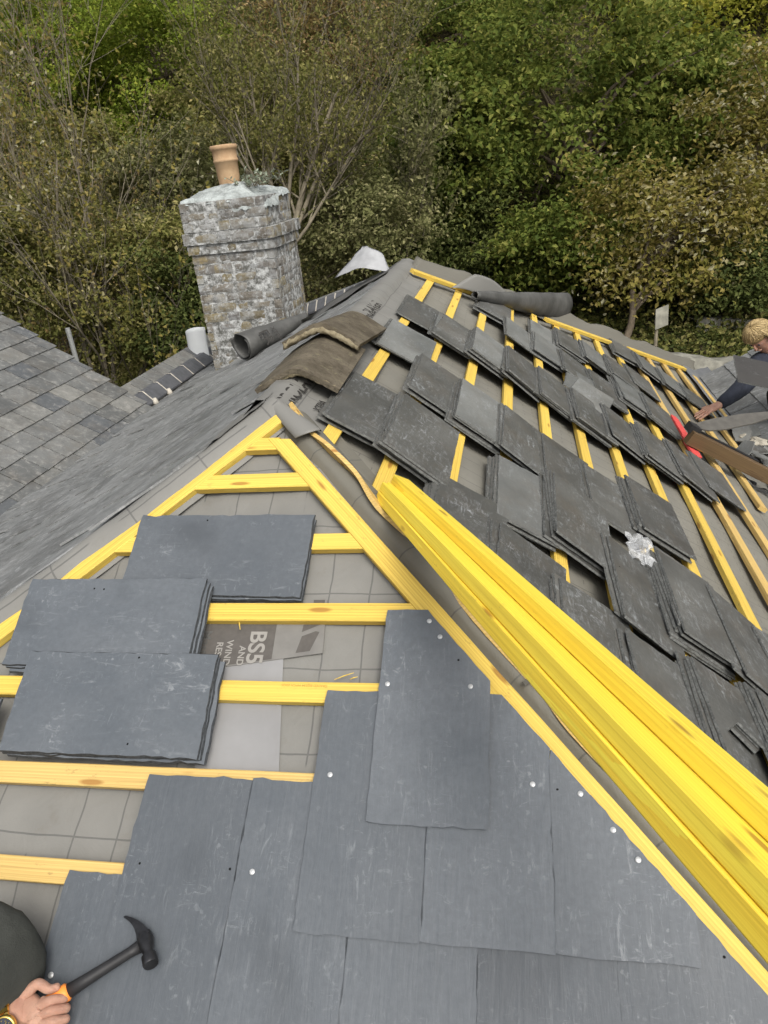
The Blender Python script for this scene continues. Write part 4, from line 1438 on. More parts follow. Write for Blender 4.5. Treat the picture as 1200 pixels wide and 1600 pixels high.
kn2 = nd(H_(-.62, 2.05, .095), .072); hp2 = nd(pel+Vector((.06, -.10, 0)), .095)
sh2 = nd(H_(-.85, 2.12, .06), .055); ft2 = nd(H_(-1.05, 2.15, .05), .04)
ln(r0, hp2, kn2, sh2, ft2)
# hand round the handle: palm, thumb along the handle, four fingers curling over and under it
pl1 = nd(wr.lerp(pc, .5), .034, .021); pl = nd(pc, .038, .022)
ln(w1, pl1, pl)
grip_c = hm_grip - hd*.028
knuck = []
fdown = -eA_n
for i in range(4):
    along_ = -hd*(.036-.021*i) if False else None
body_cut = len(nodes)
for i, (ls, rr_) in enumerate(((1.0, .0098), (1.08, .0100), (1.0, .0095), (.80, .0085))):
    # knuckles run down the slope from the thumb side
    off = -side*(.012+.0195*i) - hd*(.004*i)
    k0 = pc + off*.85 + eA_n*.004 + fdir*.012
    base = grip_c + hd*(.020-.020*i)
    a1 = pc + fdir*.040 + off + eA_n*.010
    a2 = a1 + fdir*.020*ls - eA_n*.026*ls - side*.006
    a3 = a2 - fdir*.016*ls - eA_n*.018*ls + side*.012
    i0, i1, i2, i3 = nd(k0, rr_*1.15), nd(a1, rr_*1.1), nd(a2, rr_), nd(a3, rr_*.85)
    ln(pl, i0, i1, i2, i3)
t0 = nd(wr.lerp(pc, .62)+side*.026+eA_n*.004, .015); t1 = nd(pc+side*.036+fdir*.020+eA_n*.006, .0125); t2 = nd(hm_grip+side*.017-hd*.002+eA_n*.017, .0105); t3 = nd(hm_grip+side*.012+hd*.022+eA_n*.017, .0085)
ln(pl1, t0, t1, t2, t3)
for i_ in range(len(nodes)):            # hand to scale
    if i_ in (pl1, pl) or i_ >= body_cut:
        c_, a_, b_ = nodes[i_]
        nodes[i_] = (wr + (c_-wr)*.88, a_*.90, b_*.90)
root = empty('person', tuple(H_(-.8, 1.9, 0)), 'kneeling roofer in dark trousers at the lower left, gold watch, gripping a claw hammer', 'person')
def under(ids): return [(c_, a_*(.72 if i_ in ids else 1), b_*(.72 if i_ in ids else 1)) for i_, (c_, a_, b_) in enumerate(nodes)]
body = part('body', skin('body', under([r0, r1, r2, s1, e1, f1, s2, e2, hp1, th1, kn, sh1, an1, hp2, kn2, sh2]), edges, M['skin'], 3, 0), root)
# clothes over the same skeleton
cn, ce = [], []
def clothes(ids, grow, name, mat, links):
    mp = {b_: i for i, b_ in enumerate(ids)}
    nn = [(nodes[b_][0], nodes[b_][1]+grow, nodes[b_][2]+grow) for b_ in ids]
    ee = [(mp[a_], mp[b_]) for a_, b_ in links]
    return skin(name, nn, ee, mat, 3, 0, lambda c: c + Vector((.7, .5, .9))*(.006*fbm((c.x*9, c.y*9, c.z*9)) + .010*abs(fbm((c.x*16+c.y*7, c.y*6, c.z*14), 2))))
part('trousers', clothes([r0, hp1, th1, kn, sh1, an1, hp2, kn2, sh2], .020, 'trousers', M['trousers'], [(r0, hp1), (hp1, th1), (th1, kn), (kn, sh1), (sh1, an1), (r0, hp2), (hp2, kn2), (kn2, sh2)]), root)
cuff = nd(wr - fdir*.035, .036, .034)
part('jumper', clothes([r0, r1, r2, s1, e1, f1, cuff, s2, e2, w2], .013, 'jumper', M['jumper'], [(r0, r1), (r1, r2), (r2, s1), (s1, e1), (e1, f1), (f1, cuff), (r2, s2), (s2, e2), (e2, w2)]), root)
mb = MB(); mb.lathe(nodes[r5][0]-Vector((0, 0, .02)), [(.112, 0), (.114, .03), (.10, .085), (.06, .115), (.001, .125)], 24)
part('hair', mb.mesh('hair', M['hair_dark'], True), root)
for p_ in (ft1, ft2):
    mb = MB(); q = nodes[p_][0]
    mb.tube([q+Vector((.10, -.03, .0)), q, q+Vector((-.10, 0, -.01)), q+Vector((-.17, 0, -.015))], [.05, .055, .048, .02], 12)
    part('boot', mb.mesh('boot', M['rubber'], True), root)
# watch
wax = (pc-wr).normalized()
wc = wr + wax*.004
watch = empty('wrist_watch', tuple(wc), 'gold bracelet watch with a dark dial on the hammering wrist', 'watch')
def ring_pts(c, ax, r1_, r2_, n=26):
    up = (eA_n - ax*eA_n.dot(ax)).normalized(); sd = ax.cross(up)
    return [c + sd*(r1_*math.cos(6.2832*i/n)) + up*(r2_*math.sin(6.2832*i/n)) for i in range(n)]
mb = MB()
rp = ring_pts(wc, wax, .0385, .0325, 26)
for i in range(26):                     # links
    a_, b_ = rp[i], rp[(i+1) % 26]
    d_ = (b_-a_); outw = (a_.lerp(b_, .5)-wc).normalized()
    mb.box(a_+d_*.08-wax*.009-outw*.002, d_*.84, wax*.018, outw*.0045)
part('bracelet', mb.mesh('bracelet', M['gold']), watch)
up_ = ((CAM-wc).normalized()*.55 + eA_n*.45 - side*.35).normalized(); up_ = (up_ - wax*up_.dot(wax)).normalized()
dc = wc + up_*.036
mb = MB(); mb.lathe(dc, [(.0195, -.004), (.0215, 0), (.0215, .006), (.0185, .0085), (.0178, .007)], 36, up_)
part('case', mb.mesh('case', M['gold'], True), watch)
mb = MB(); mb.lathe(dc, [(.0180, .0068), (.0001, .0070)], 36, up_)
part('dial', mb.mesh('dial', M['dial']), watch)
mb = MB()
e_a = up_.orthogonal().normalized(); e_b = up_.cross(e_a)
for i in range(12):
    a_ = i*math.pi/6
    p_ = dc + up_*.0074 + (e_a*math.cos(a_)+e_b*math.sin(a_))*.0145
    mb.box(p_, e_a*.0016, e_b*.0016, up_*.0004)
for ln_, a_ in ((.009, 1.0), (.013, 3.4)):
    dq = e_a*math.cos(a_)+e_b*math.sin(a_)
    mb.box(dc+up_*.0074, dq*ln_, up_.cross(dq)*.0012, up_*.0004)
part('hands', mb.mesh('hands', M['gold']), watch)
# hammer
hammer = empty('claw_hammer', tuple(hm_head), 'black claw hammer with an orange banded grip held over the scratched slate', 'hammer')
mb = MB()
mb.tube([hm_grip+hd*.012, hm_grip+hd*.05, hm_grip.lerp(hm_head, .55), hm_head-hd*.035, hm_head-hd*.012], [.0135, .0115, .0105, .0100, .0125], 14)
part('shaft', mb.mesh('shaft', M['rubber'], True), hammer)
mb = MB()
mb.tube([hm_grip-hd*.085, hm_grip-hd*.06, hm_grip-hd*.02, hm_grip+hd*.010, hm_grip+hd*.016], [.012, .0155, .015, .0165, .012], 14)
part('grip', mb.mesh('grip', M['orange'], True), hammer)
hdn = hm_head + eA_n*.004
face_d = (-side*.93 + eA_n*.36).normalized()    # striking face turned down the slope, towards the roof
face_d = (face_d - hd*face_d.dot(hd)).normalized()
mb = MB()
def sect(c, ax, w, h, e1_, e2_):
    return [c + e1_*(w*math.cos(t_)) + e2_*(h*math.sin(t_)) for t_ in [math.pi*2*i/14 for i in range(14)]]
e2 = hd; e1v = face_d.cross(hd)
prof = [(-.022, .012, .016), (-.004, .0165, .0195), (.014, .0150, .0160), (.025, .0120, .0120), (.033, .0120, .0120), (.036, .0170, .0170), (.056, .0175, .0175), (.059, .0160, .0160)]
vs = []
for (d_, w_, h_) in prof: vs += sect(hdn+face_d*d_, face_d, w_, h_, e1v, e2)
fs = [(i*14+k, i*14+(k+1) % 14, (i+1)*14+(k+1) % 14, (i+1)*14+k) for i in range(len(prof)-1) for k in range(14)]
fs += [tuple(range(13, -1, -1)), tuple((len(prof)-1)*14+k for k in range(14))]
mb.add(vs, fs)
for sg in (-1, 1):                      # two curved claws
    c0 = hdn - face_d*.010
    vs, fs = [], []
    NS = 12
    for i in range(NS+1):
        s_ = i/NS
        c_ = c0 - face_d*(.074*s_) + e1v*(sg*(.0052+.004*s_)) - hd*(.030*s_*s_)
        w_, h_ = .0062*(1-.5*s_), .0150*(1-.82*s_)
        vs += [c_+e1v*w_+e2*h_, c_-e1v*w_+e2*h_, c_-e1v*w_-e2*h_, c_+e1v*w_-e2*h_]
    for i in range(NS): fs += [(i*4+k, i*4+(k+1) % 4, i*4+4+(k+1) % 4, i*4+4+k) for k in range(4)]
    fs += [(3, 2, 1, 0), tuple(NS*4+k for k in range(4))]
    mb.add(vs, fs)
hme = mb.mesh('head', M['steel'], True); hme.set_sharp_from_angle(angle=R(40))
part('head', hme, hammer, Matrix.Translation(hdn) @ Matrix.Scale(.87, 4) @ Matrix.Translation(-hdn))

# --- second roofer kneeling at the right edge, head bent over the slates
D0 = 5.55
P2 = lambda x, y, d: at(x, y, d)
nodes, edges = [], []
hand = B(*pixB(1094, 646, .055), .055)
wrist = P2(1122, 634, 5.50); elbow = P2(1160, 606, 5.55); shl = P2(1190, 562, 5.72)
headc = P2(1187, 527, 5.60)
r0 = nd(P2(1292, 700, 5.9), .15, .13); r1 = nd(P2(1268, 640, 5.88), .145, .12); r2 = nd(P2(1238, 585, 5.80), .15, .12); r3 = nd(P2(1222, 560, 5.74), .058)
ln(r0, r1, r2, r3)
fdirh = (P2(1180, 575, 5.45) - headc).normalized()     # face looks down and to the left
h1_ = nd(headc + (headc-P2(1222, 560, 5.74)).normalized()*-.04, .075, .08); h2_ = nd(headc, .088, .097); h3_ = nd(headc + (headc-nodes[h1_][0]).normalized()*.055, .070, .075)
ln(r3, h1_, h2_, h3_)
s1 = nd(shl, .085); e1 = nd(elbow, .060); w1 = nd(wrist, .032, .028)
ln(r2, s1, e1, w1)
pd = (hand-wrist).normalized()
pln = nd(wrist+pd*.055, .036, .020)
ln(w1, pln)
sdv = pd.cross(eB_n).normalized()
for i, (fo, L_) in enumerate(((-.028, .072), (-.010, .082), (.010, .078), (.027, .060))):
    a1 = wrist+pd*.085+sdv*fo*1.1-eB_n*.004
    d_ = (pd+sdv*fo*5).normalized()
    i1, i2, i3 = nd(a1, .0105), nd(a1+d_*L_*.5-eB_n*.012, .0095), nd(a1+d_*L_-eB_n*.026, .0080)
    ln(pln, i1, i2, i3)
t1 = nd(wrist+pd*.045+sdv*.045-eB_n*.01, .012); t2 = nd(wrist+pd*.085+sdv*.062-eB_n*.02, .009)
ln(pln, t1, t2)
osh = P2(1285, 560, 5.65); oel = P2(1275, 600, 5.25); owr = P2(1225, 590, 5.18)
s2 = nd(osh, .062); e2_ = nd(oel, .044); w2 = nd(owr, .027); g2 = nd(P2(1208, 588, 5.18), .036, .018)
ln(r2, s2, e2_, w2, g2)
opd = (P2(1180, 588, 5.18) - nodes[g2][0]).normalized()
for i in range(4):
    a1 = nodes[g2][0] + opd*.03 + Vector((0, 0, .024-.016*i))
    i1, i2, i3 = nd(a1, .010), nd(a1+opd*.03, .009), nd(a1+opd*.055, .0075)
    ln(g2, i1, i2, i3)
knee = P2(1203, 612, 5.72); hp1 = nd(nodes[r0][0]+Vector((-.08, -.05, .02)), .095); kn = nd(knee, .070)
foot = P2(1245, 690, 5.85)
an = nd(foot, .045); ft = nd(P2(1225, 705, 5.75), .042)
ln(r0, hp1, kn, an, ft)
hp2 = nd(nodes[r0][0]+Vector((.1, .05, .0)), .095); kn2 = nd(P2(1300, 700, 5.4), .07); an2 = nd(P2(1340, 760, 5.9), .045); ft2 = nd(P2(1360, 760, 6.0), .042)
ln(r0, hp2, kn2, an2, ft2)
root2 = empty('person', tuple(P2(1240, 720, 5.85)), 'fair haired roofer in a navy jumper bending in at the right edge', 'person')
part('body', skin('body', under([r0, r1, r2, s1, e1, s2, e2_, hp1, kn, an, hp2, kn2, an2]), edges, M['skin'], 3, 0), root2)
part('jumper', clothes([r0, r1, r2, s1, e1, w1, s2, e2_, w2], .013, 'jumper', M['jumper'], [(r0, r1), (r1, r2), (r2, s1), (s1, e1), (e1, w1), (r2, s2), (s2, e2_), (e2_, w2)]), root2)
part('trousers', clothes([r0, hp1, kn, an, hp2, kn2, an2], .016, 'trousers', M['black_cloth'], [(r0, hp1), (hp1, kn), (kn, an), (r0, hp2), (hp2, kn2), (kn2, an2)]), root2)
# face and hair
upd = (headc-nodes[h1_][0]).normalized()
fd = (Vector((-.55, -.60, -.55)) - upd*Vector((-.55, -.60, -.55)).dot(upd)).normalized()
sdh = fd.cross(upd)
mb = MB()
c0 = headc + fd*.082
mb.tube([c0+upd*.020, c0+fd*.014, c0-upd*.014+fd*.020, c0-upd*.020], [.007, .010, .012, .006], 8)     # nose
for sg in (-1, 1):
    mb.tube([headc+sdh*sg*.082-fd*.01+upd*.02, headc+sdh*sg*.090-fd*.014, headc+sdh*sg*.082-fd*.01-upd*.03], [.012, .018, .010], 8)   # ears
mb.tube([c0-upd*.045+sdh*.022, c0-upd*.043+fd*.006, c0-upd*.045-sdh*.022], [.004, .007, .004], 8)
part('face', mb.mesh('face', M['skin'], True), root2)
mb = MB()
for sg in (-1, 1): mb.lathe(headc+fd*.076+sdh*sg*.032+upd*.012, [(.010, 0), (.008, .005), (.001, .007)], 12, fd)
part('eyes', mb.mesh('eyes', M['dial'], True), root2)
random.seed(9)
mb = MB()
def hairfn(u, v):
    th = v*1.95
    ph = u*2*math.pi
    d_ = upd*math.cos(th)*.118 + (fd*math.cos(ph)*.112+sdh*math.sin(ph)*.100)*math.sin(th)
    k = 1.0
    if math.cos(ph) > .3 and th > 1.15: d_ = d_*(1-.28*min(1, (th-1.15)/.3))
    return headc + upd*.012 - fd*.008 + d_*(k+.012*fbm((math.cos(ph)*2, math.sin(ph)*2, th*2)))
mb.grid(hairfn, 40, 18)
M['hair_light'] = plain('fair_hair_strands', (.42, .315, .155), .5, .3, 0, .2, 60)
crown_ = headc + upd*.10 - fd*.045
for i in range(2400):                   # locks combed from the crown down
    ph = random.uniform(0, 6.283)
    th0 = random.uniform(.05, 1.5)
    lim = 1.0 if math.cos(ph) > .3 else 1.9
    pts_ = []
    sw = random.uniform(-.08, .08)
    lift = random.uniform(.003, .012)
    for j in range(5):
        th = min(lim+.1, th0+.16*j)
        p_ = hairfn(((ph+sw*j*.25)/6.2832) % 1, min(1, th/1.95))
        pts_.append(p_ + (p_-headc).normalized()*(lift*(.6+.15*j)))
    mb.tube(pts_, [.0016, .0026, .0026, .0018, .0006], 3, mi=1 if random.random() < .6 else 0, cap=False)
part('hair', mb.mesh('hair', [M['hair'], M['hair_light']], True), root2)
# slate in his other hand
sc = P2(1178, 588, 5.10)
ex = (P2(1235, 600, 5.12)-P2(1155, 583, 5.06)).normalized()
ey = (P2(1170, 560, 5.16)-P2(1150, 600, 5.02)); ey = (ey-ex*ey.dot(ex)).normalized()
M['slate_held'] = slate_mat('dark_held_slate', (.028, .026, .023), (.045, .042, .038), .35)  # darker, browner tone for the held slate
sm = slate_mesh(.40, .235, .007, 801, M['slate_held'])
o = link('roofing_slate', sm, frame(P2(1190, 584, 5.10), ex, ey, ex.cross(ey)))
tag(o, 'dark slate held up in the hand of the fair haired roofer', 'slate')

# --- slate cutter lying on the battens beside him
M['beam'] = timber_mat('old_brown_timber', (.125, .082, .040), (.07, .042, .022), .6)
M['red'] = plain('red_painted_steel', (.62, .075, .07), .45, .4, .0, .25, 30, .1)
bp0, bp1 = B(*pixB(1076, 682, .10), .10), B(*pixB(1216, 752, .10), .10)
cut = empty('slate_cutter', tuple(bp0), 'slate cutter with a brown timber beam, black arm and long grey steel blade', 'slate cutter')
d_ = (bp1-bp0); ex = d_.normalized(); ez = (eB_n-ex*eB_n.dot(ex)).normalized(); ey = ez.cross(ex)
part('beam', timber_mesh(d_.length+.25, .055, .085, 31, mat=M['beam'], nseg=10), cut, frame(bp0, ex, ey, ez))
bsd = ey if (ey.y > 0) else -ey
mb = MB(); mb.box(bp0+ex*.02+bsd*.03+ez*.015, ex*.50, bsd*.030, ez*.035)
mb.box(bp0-ex*.02+bsd*.005+ez*.02, ex*.07, bsd*.07, ez*.05)
part('steel_arm', mb.mesh('steel_arm', M['rubber']), cut)
pv = bp0+ex*.06+bsd*.05+ez*.052
mb = MB(); mb.lathe(pv, [(.0001, .012), (.014, .012), (.017, .008), (.017, 0)], 16, ez)
part('pivot_bolt', mb.mesh('pivot_bolt', M['worn_steel'], True), cut)
ba, bb = pv + ez*.02, P2(1215, 645, (pv-CAM).dot(_fw)*1.0+.12)
bx = (bb-ba).normalized(); bn = (ez-bx*ez.dot(bx)).normalized(); by = bn.cross(bx)
by = by if by.dot(_up) > 0 else -by
LBd = (bb-ba).length
mb = MB()
ol = [(-.03, -.01), (0.02, -.050), (.12, -.066), (LBd*.6, -.060), (LBd, -.022), (LBd+.1, -.012), (LBd+.1, .012), (LBd, .018), (LBd*.6, .050), (.12, .056), (.0, .045)]
up3 = [ba+bx*a_+by*b_+bn*.004 for a_, b_ in ol]; lo3 = [p-bn*.008 for p in up3]
N_ = len(ol)
mb.add(up3+lo3, [tuple(range(N_)), tuple(range(2*N_-1, N_-1, -1))]+[(i, N_+i, N_+(i+1) % N_, (i+1) % N_) for i in range(N_)])
M['blade'] = plain('dull_blade', (.15, .14, .12), .45, .5, .5, .2, 20, .05)
part('blade', mb.mesh('blade', M['blade']), cut)
ra, rb = B(*pixB(1053, 652, .045), .045), B(*pixB(1090, 712, .045), .045)
rx = (rb-ra).normalized(); ry = eB_n.cross(rx)
mb = MB()
LR = (rb-ra).length
ol = [(-.02, -.02), (.04, -.030), (LR*.5, -.030), (LR*.8, -.055), (LR+.02, -.045), (LR+.035, 0), (LR+.01, .025), (LR*.7, .030), (.03, .026), (-.02, .015)]
up3 = [ra+rx*a_+ry*b_+eB_n*.006 for a_, b_ in ol]; lo3 = [p-eB_n*.012 for p in up3]
N_ = len(ol)
mb.add(up3+lo3, [tuple(range(N_)), tuple(range(2*N_-1, N_-1, -1))]+[(i, N_+i, N_+(i+1) % N_, (i+1) % N_) for i in range(N_)])
part('red_foot', mb.mesh('red_foot', M['red']), cut)

# --- crumpled clear plastic lying on a pile
def plas(u, v):
    x, y = u-.5, v-.5
    p = B(.27+.19*y+.05*fbm((u*2, v*2, 1)), 1.345+.12*x+.035*fbm((u*2, v*2, 6)), .066+.03*abs(fbm((u*2.6, v*2.6, 3)))+.03*math.exp(-((x*3)**2+(y*3)**2)))
    return p
m = NT('clear_plastic')
v = m.coord(rand=False)
m.bump(m.noise(v, 60, 4), .5, .01)
m.done((.80, .82, .83), .18, .6)
tr = m.n('ShaderNodeBsdfTransparent')
mx = m.n('ShaderNodeMixShader'); mx.inputs[0].default_value = .66
m.l(m.b.outputs[0], mx.inputs[1]); m.l(tr.outputs[0], mx.inputs[2])
out = next(n for n in m.t.nodes if n.type == 'OUTPUT_MATERIAL'); m.l(mx.outputs[0], out.inputs[0])
mb = MB(); mb.grid(plas, 26, 26)
tag(link('plastic_bag', mb.mesh('plastic_bag', m.mat)), 'scrap of crumpled clear plastic caught on the edge of the stacked slates', 'plastic scrap')
# --- rubble in the lower valley
random.seed(17)
M['rubble'] = plain('mortar_rubble', (.30, .28, .23), .95, .1, 0, .4, 18, .5)
def chunk(r, seed, flat=.6):
    bm = bmesh.new()
    bmesh.ops.create_icosphere(bm, subdivisions=2, radius=r)
    for v_ in bm.verts:
        v_.co *= 1+.55*fbm(tuple(v_.co/r*1.2+Vector((seed*3.1, 0, 0))), 2)
        v_.co.z *= flat
    me = bpy.data.meshes.new('rubble_lump')
    bm.to_mesh(me); bm.free()
    me.materials.append(M['rubble'])
    return me
CH = [chunk(.05, i) for i in range(5)]
for i in range(34):
    x, y = random.uniform(1150, 1260), random.uniform(650, 735)
    if y > 690 + (x-1150)*.5: continue
    p = B(*pixB(x, y, .03), .0)
    yy = p.y; tt = min(p.dot(eB_t), 2.92)
    if yy > 3.7: yy = random.uniform(2.4, 3.7)
    o = link('rubble_lump', CH[i % 5], Matrix.Translation(B(yy, tt, .035+random.uniform(0, .05))) @ Matrix.Rotation(random.uniform(0, 6), 4, 'Z') @ Matrix.Rotation(random.uniform(-.5, .5), 4, 'X') @ Matrix.Scale(random.uniform(.5, 1.3), 4))
    tag(o, 'lump of broken mortar lying in the valley behind the slate cutter', 'rubble', 'rubble in the valley')
for i in range(16):
    x, y = random.uniform(1140, 1250), random.uniform(655, 730)
    p = B(*pixB(x, y, .03), .0)
    me = slate_mesh(.5, .25, .008, 830+i, M['slate_pale'] if i % 2 else M['slate_dark'], clip=[(-.12, -.05), (.0, -.07), (.10, -.03), (.13, .05), (.02, .07), (-.09, .04)])
    o = link('slate_shard', me, Matrix.Translation(B(min(p.y, 2.6+.07*i), min(p.dot(eB_t), 2.9), .05+random.uniform(0, .05))) @ Matrix.Rotation(random.uniform(0, 6), 4, 'Z') @ Matrix.Rotation(random.uniform(-.6, .6), 4, 'X') @ Matrix.Rotation(random.uniform(-.4, .6), 4, 'Y'))
    tag(o, 'broken slate shard lying among the rubble behind the slate cutter', 'slate shard', 'broken slate shards in the valley')
# slivers of wood dropped on the hip slope
for i, (x, y, ang, L, lab_) in enumerate(((373, 973, 1.25, .035, 'short yellow sliver of wood standing against the batten above the printed scrap'), (537, 1055, -.35, .05, 'pale wood shaving lying above the stamped batten'), (552, 1058, -.3, .02, 'tiny pale chip beside the wood shaving'))):
    p = A(*pixA(x, y, .02), .012)
    d_ = (eA_u*math.cos(ang)+eA_v*math.sin(ang))
    mb = MB(); mb.tube([p-d_*L/2, p+eA_n*.004, p+d_*L/2+eA_n*.003], [.0008, .0016, .0007], 5)
    tag(link('wood_sliver', mb.mesh('wood_sliver', M['yellow'])), lab_, 'wood sliver')

# ------------------------------------------------------------------ trees and undergrowth on the bank
def leaves_mesh(name, cen, nrm, size, mat, aspect=.55, seed=0):
    rn = np.random.default_rng(seed)
    n = len(cen)
    nrm = nrm/np.linalg.norm(nrm, axis=1, keepdims=True)
    q = rn.normal(size=(n, 3))
    t = q - nrm*np.sum(q*nrm, 1, keepdims=True)
    t /= np.linalg.norm(t, axis=1, keepdims=True)
    b = np.cross(nrm, t)
    s = (size*rn.uniform(.6, 1.35, n))[:, None]
    fold = nrm*s*rn.uniform(.05, .35, n)[:, None]
    V = np.empty((n, 4, 3))
    V[:, 0] = cen - t*s*.5
    V[:, 1] = cen + b*s*aspect*.5 + fold
    V[:, 2] = cen + t*s*.5 - fold*.5
    V[:, 3] = cen - b*s*aspect*.5 + fold
    idx = np.arange(n)[:, None]*4
    F = np.concatenate([idx+np.array([[0, 1, 2]]), idx+np.array([[0, 2, 3]])], 1).reshape(-1)
    me = bpy.data.meshes.new(name)
    me.vertices.add(n*4)
    me.vertices.foreach_set('co', V.astype(np.float32).reshape(-1))
    me.loops.add(n*6)
    me.loops.foreach_set('vertex_index', F.astype(np.int32))
    me.polygons.add(n*2)
    me.polygons.foreach_set('loop_start', (np.arange(n*2)*3).astype(np.int32))
    me.update(calc_edges=True)
    me.materials.append(mat)
    return me
def clumps(c, rad, ncl, per, cl_r, seed, shell=(.5, 1.05), flat=.5, droop=.0, cut=None):
    rn = np.random.default_rng(seed)
    d = rn.normal(size=(ncl, 3)); d /= np.linalg.norm(d, axis=1, keepdims=True)
    f = rn.uniform(shell[0]**2, shell[1]**2, ncl)**.5
    lump = 1+.26*np.sin(d[:, 0]*5+seed)*np.cos(d[:, 2]*6+seed*2)+.12*np.sin(d[:, 1]*9+seed)
    cc = np.array(c) + d*np.array(rad)*(f*lump)[:, None]
    C_, N_ = [], []
    for i in range(ncl):
        k = int(per*rn.uniform(.5, 1.5))
        o = rn.normal(size=(k, 3))*.55
        o[:, 2] *= flat
        r_ = cl_r*rn.uniform(.6, 1.4)
        p = cc[i]+o*r_
        p[:, 2] -= droop*np.sum(o[:, :2]**2, 1)*r_
        nn = d[i]*.55 + np.array([0, 0, .75]) + rn.normal(size=(k, 3))*.55
        C_.append(p); N_.append(nn)
    return np.concatenate(C_), np.concatenate(N_), cc
def limbs(mb, base, cc, r0, crown_c, seed, nl=14, lean=None):
    rn = random.Random(seed)
    base = Vector(base); top = Vector(crown_c)
    trunk = [base-Vector((0, 0, .3)), base.lerp(top, .3)+Vector((rn.uniform(-.12, .12), rn.uniform(-.1, .1), 0)), base.lerp(top, .65)+Vector((rn.uniform(-.2, .2), rn.uniform(-.1, .1), 0)), top]
    tp = [cr(trunk, 3*i/12) for i in range(13)]
    mb.tube(tp, [r0*(1.25 if i == 0 else 1)*(1-.72*i/12) for i in range(13)], 8)
    for i in range(nl):
        tgt = Vector(cc[rn.randrange(len(cc))])
        k = rn.uniform(.35, .95)
        j = int(k*12)
        s_ = tp[j]
        mid = s_.lerp(tgt, .5)+Vector((rn.uniform(-.15, .15), rn.uniform(-.15, .15), .12*(tgt-s_).length))
        pp = [cr([s_, mid, tgt], 2*q/6) for q in range(7)]
        mb.tube(pp, [r0*.42*(1-k*.4)*(1-.85*q/6)+.004 for q in range(7)], 6)
def tree(name, label, cat, base, c, rad, ncl, per, cl_r, leaf, mat, r0, seed, group=None, nl=14, bark='trunk', **kw):
    root = empty(name, tuple(base), label, cat, group)
    C_, N_, cc = clumps(c, rad, int(ncl*1.0), int(per*1.35), cl_r*.92, seed, **kw)
    mb = MB()
    limbs(mb, base, cc, r0, c, seed, nl)
    part('trunk', mb.mesh('trunk', M[bark], True), root)
    part('crown', leaves_mesh('crown', C_, N_, leaf*.80, mat, seed=seed), root)
    return root
LM = {
 'syc': leaf_mat('sycamore_leaves', [(0.063, 0.095, 0.020), (0.108, 0.145, 0.028), (0.172, 0.201, 0.040), (0.370, 0.356, 0.099)], .45),
 'yel': leaf_mat('yellowing_leaves', [(0.138, 0.161, 0.018), (0.223, 0.238, 0.028), (0.323, 0.307, 0.044), (0.500, 0.461, 0.110)], .45),
 'oli': leaf_mat('olive_brown_leaves', [(0.122, 0.122, 0.025), (0.192, 0.176, 0.038), (0.276, 0.223, 0.068), (0.500, 0.500, 0.359)], .4),
 'drk': leaf_mat('dark_ivy_leaves', [(0.046, 0.065, 0.019), (0.073, 0.095, 0.026), (0.115, 0.136, 0.038), (0.199, 0.208, 0.076)], .35),
 'brm': leaf_mat('bramble_leaves', [(0.095, 0.104, 0.030), (0.146, 0.154, 0.041), (0.208, 0.199, 0.062), (0.461, 0.400, 0.179)], .4),
 'grn': leaf_mat('bright_ivy_leaves', [(0.092, 0.131, 0.018), (0.154, 0.208, 0.026), (0.230, 0.284, 0.037), (0.430, 0.430, 0.083)], .45),
 'brn': leaf_mat('dying_brown_leaves', [(0.146, 0.122, 0.041), (0.208, 0.169, 0.055), (0.262, 0.176, 0.076), (0.461, 0.368, 0.193)], .4),
 'gry': leaf_mat('grey_green_leaves', [(0.100, 0.110, 0.041), (0.154, 0.163, 0.062), (0.215, 0.215, 0.091), (0.400, 0.368, 0.193)], .4),
}
def gnd(p): return Vector((p.x, p.y, ground_z(p.x, p.y)))
def crown_at(x, y, d): return at(x, y, d)
def px_tree(name, label, cat, bx, by, bd, cx, cy, d, rx, ry, mat, ncl, per, cl_r, leaf, r0, seed, ry_depth=None, **kw):
    c = crown_at(cx, cy, d)
    rad = (rx*d/F_PX, (ry_depth or (rx+ry)/2)*d/F_PX*.8, ry*d/F_PX)
    b = gnd(at(bx, by, bd)) if bx is not None else gnd(Vector((c.x+.2, c.y+.5, 0)))
    return tree(name, label, cat, b, tuple(c), rad, ncl, per, cl_r, leaf, LM[mat], r0, seed, **kw)
# right hand side
px_tree('sycamore_tree', 'big green sycamore spreading over the middle of the bank right of centre', 'tree', 905, 420, 15.0, 895, 190, 14.0, 230, 220, 'syc', 200, 110, .50, .145, .16, 1)
px_tree('small_tree', 'small leaning tree with olive brown leaves, its bare trunk rising behind the far hip', 'tree', 950, 512, 11.6, 1040, 365, 12.0, 145, 110, 'oli', 95, 80, .38, .115, .075, 2, nl=18, shell=(.35, 1.1), flat=.85)
px_tree('sycamore_tree', 'yellow green tree filling the top right corner', 'tree', None, 0, 0, 1120, 70, 16.0, 190, 140, 'yel', 170, 95, .55, .14, .15, 3)
px_tree('sycamore_tree', 'dark green tree at the top, right of the bare trees', 'tree', None, 0, 0, 720, 90, 17.0, 130, 130, 'syc', 130, 95, .55, .13, .15, 4)
px_tree('sycamore_tree', 'smaller green sycamore between the bare tree and the big sycamore', 'tree', None, 0, 0, 715, 210, 13.6, 95, 150, 'syc', 100, 95, .44, .14, .09, 21)
px_tree('sycamore_tree', 'green sycamore crown above the leaning olive brown tree', 'tree', None, 0, 0, 1080, 190, 14.4, 130, 110, 'syc', 100, 95, .48, .145, .10, 22)
px_tree('bush', 'olive brown bush at the right edge above the fair haired roofer', 'bush', None, 0, 0, 1180, 270, 13.0, 110, 150, 'oli', 120, 85, .42, .12, .06, 5)
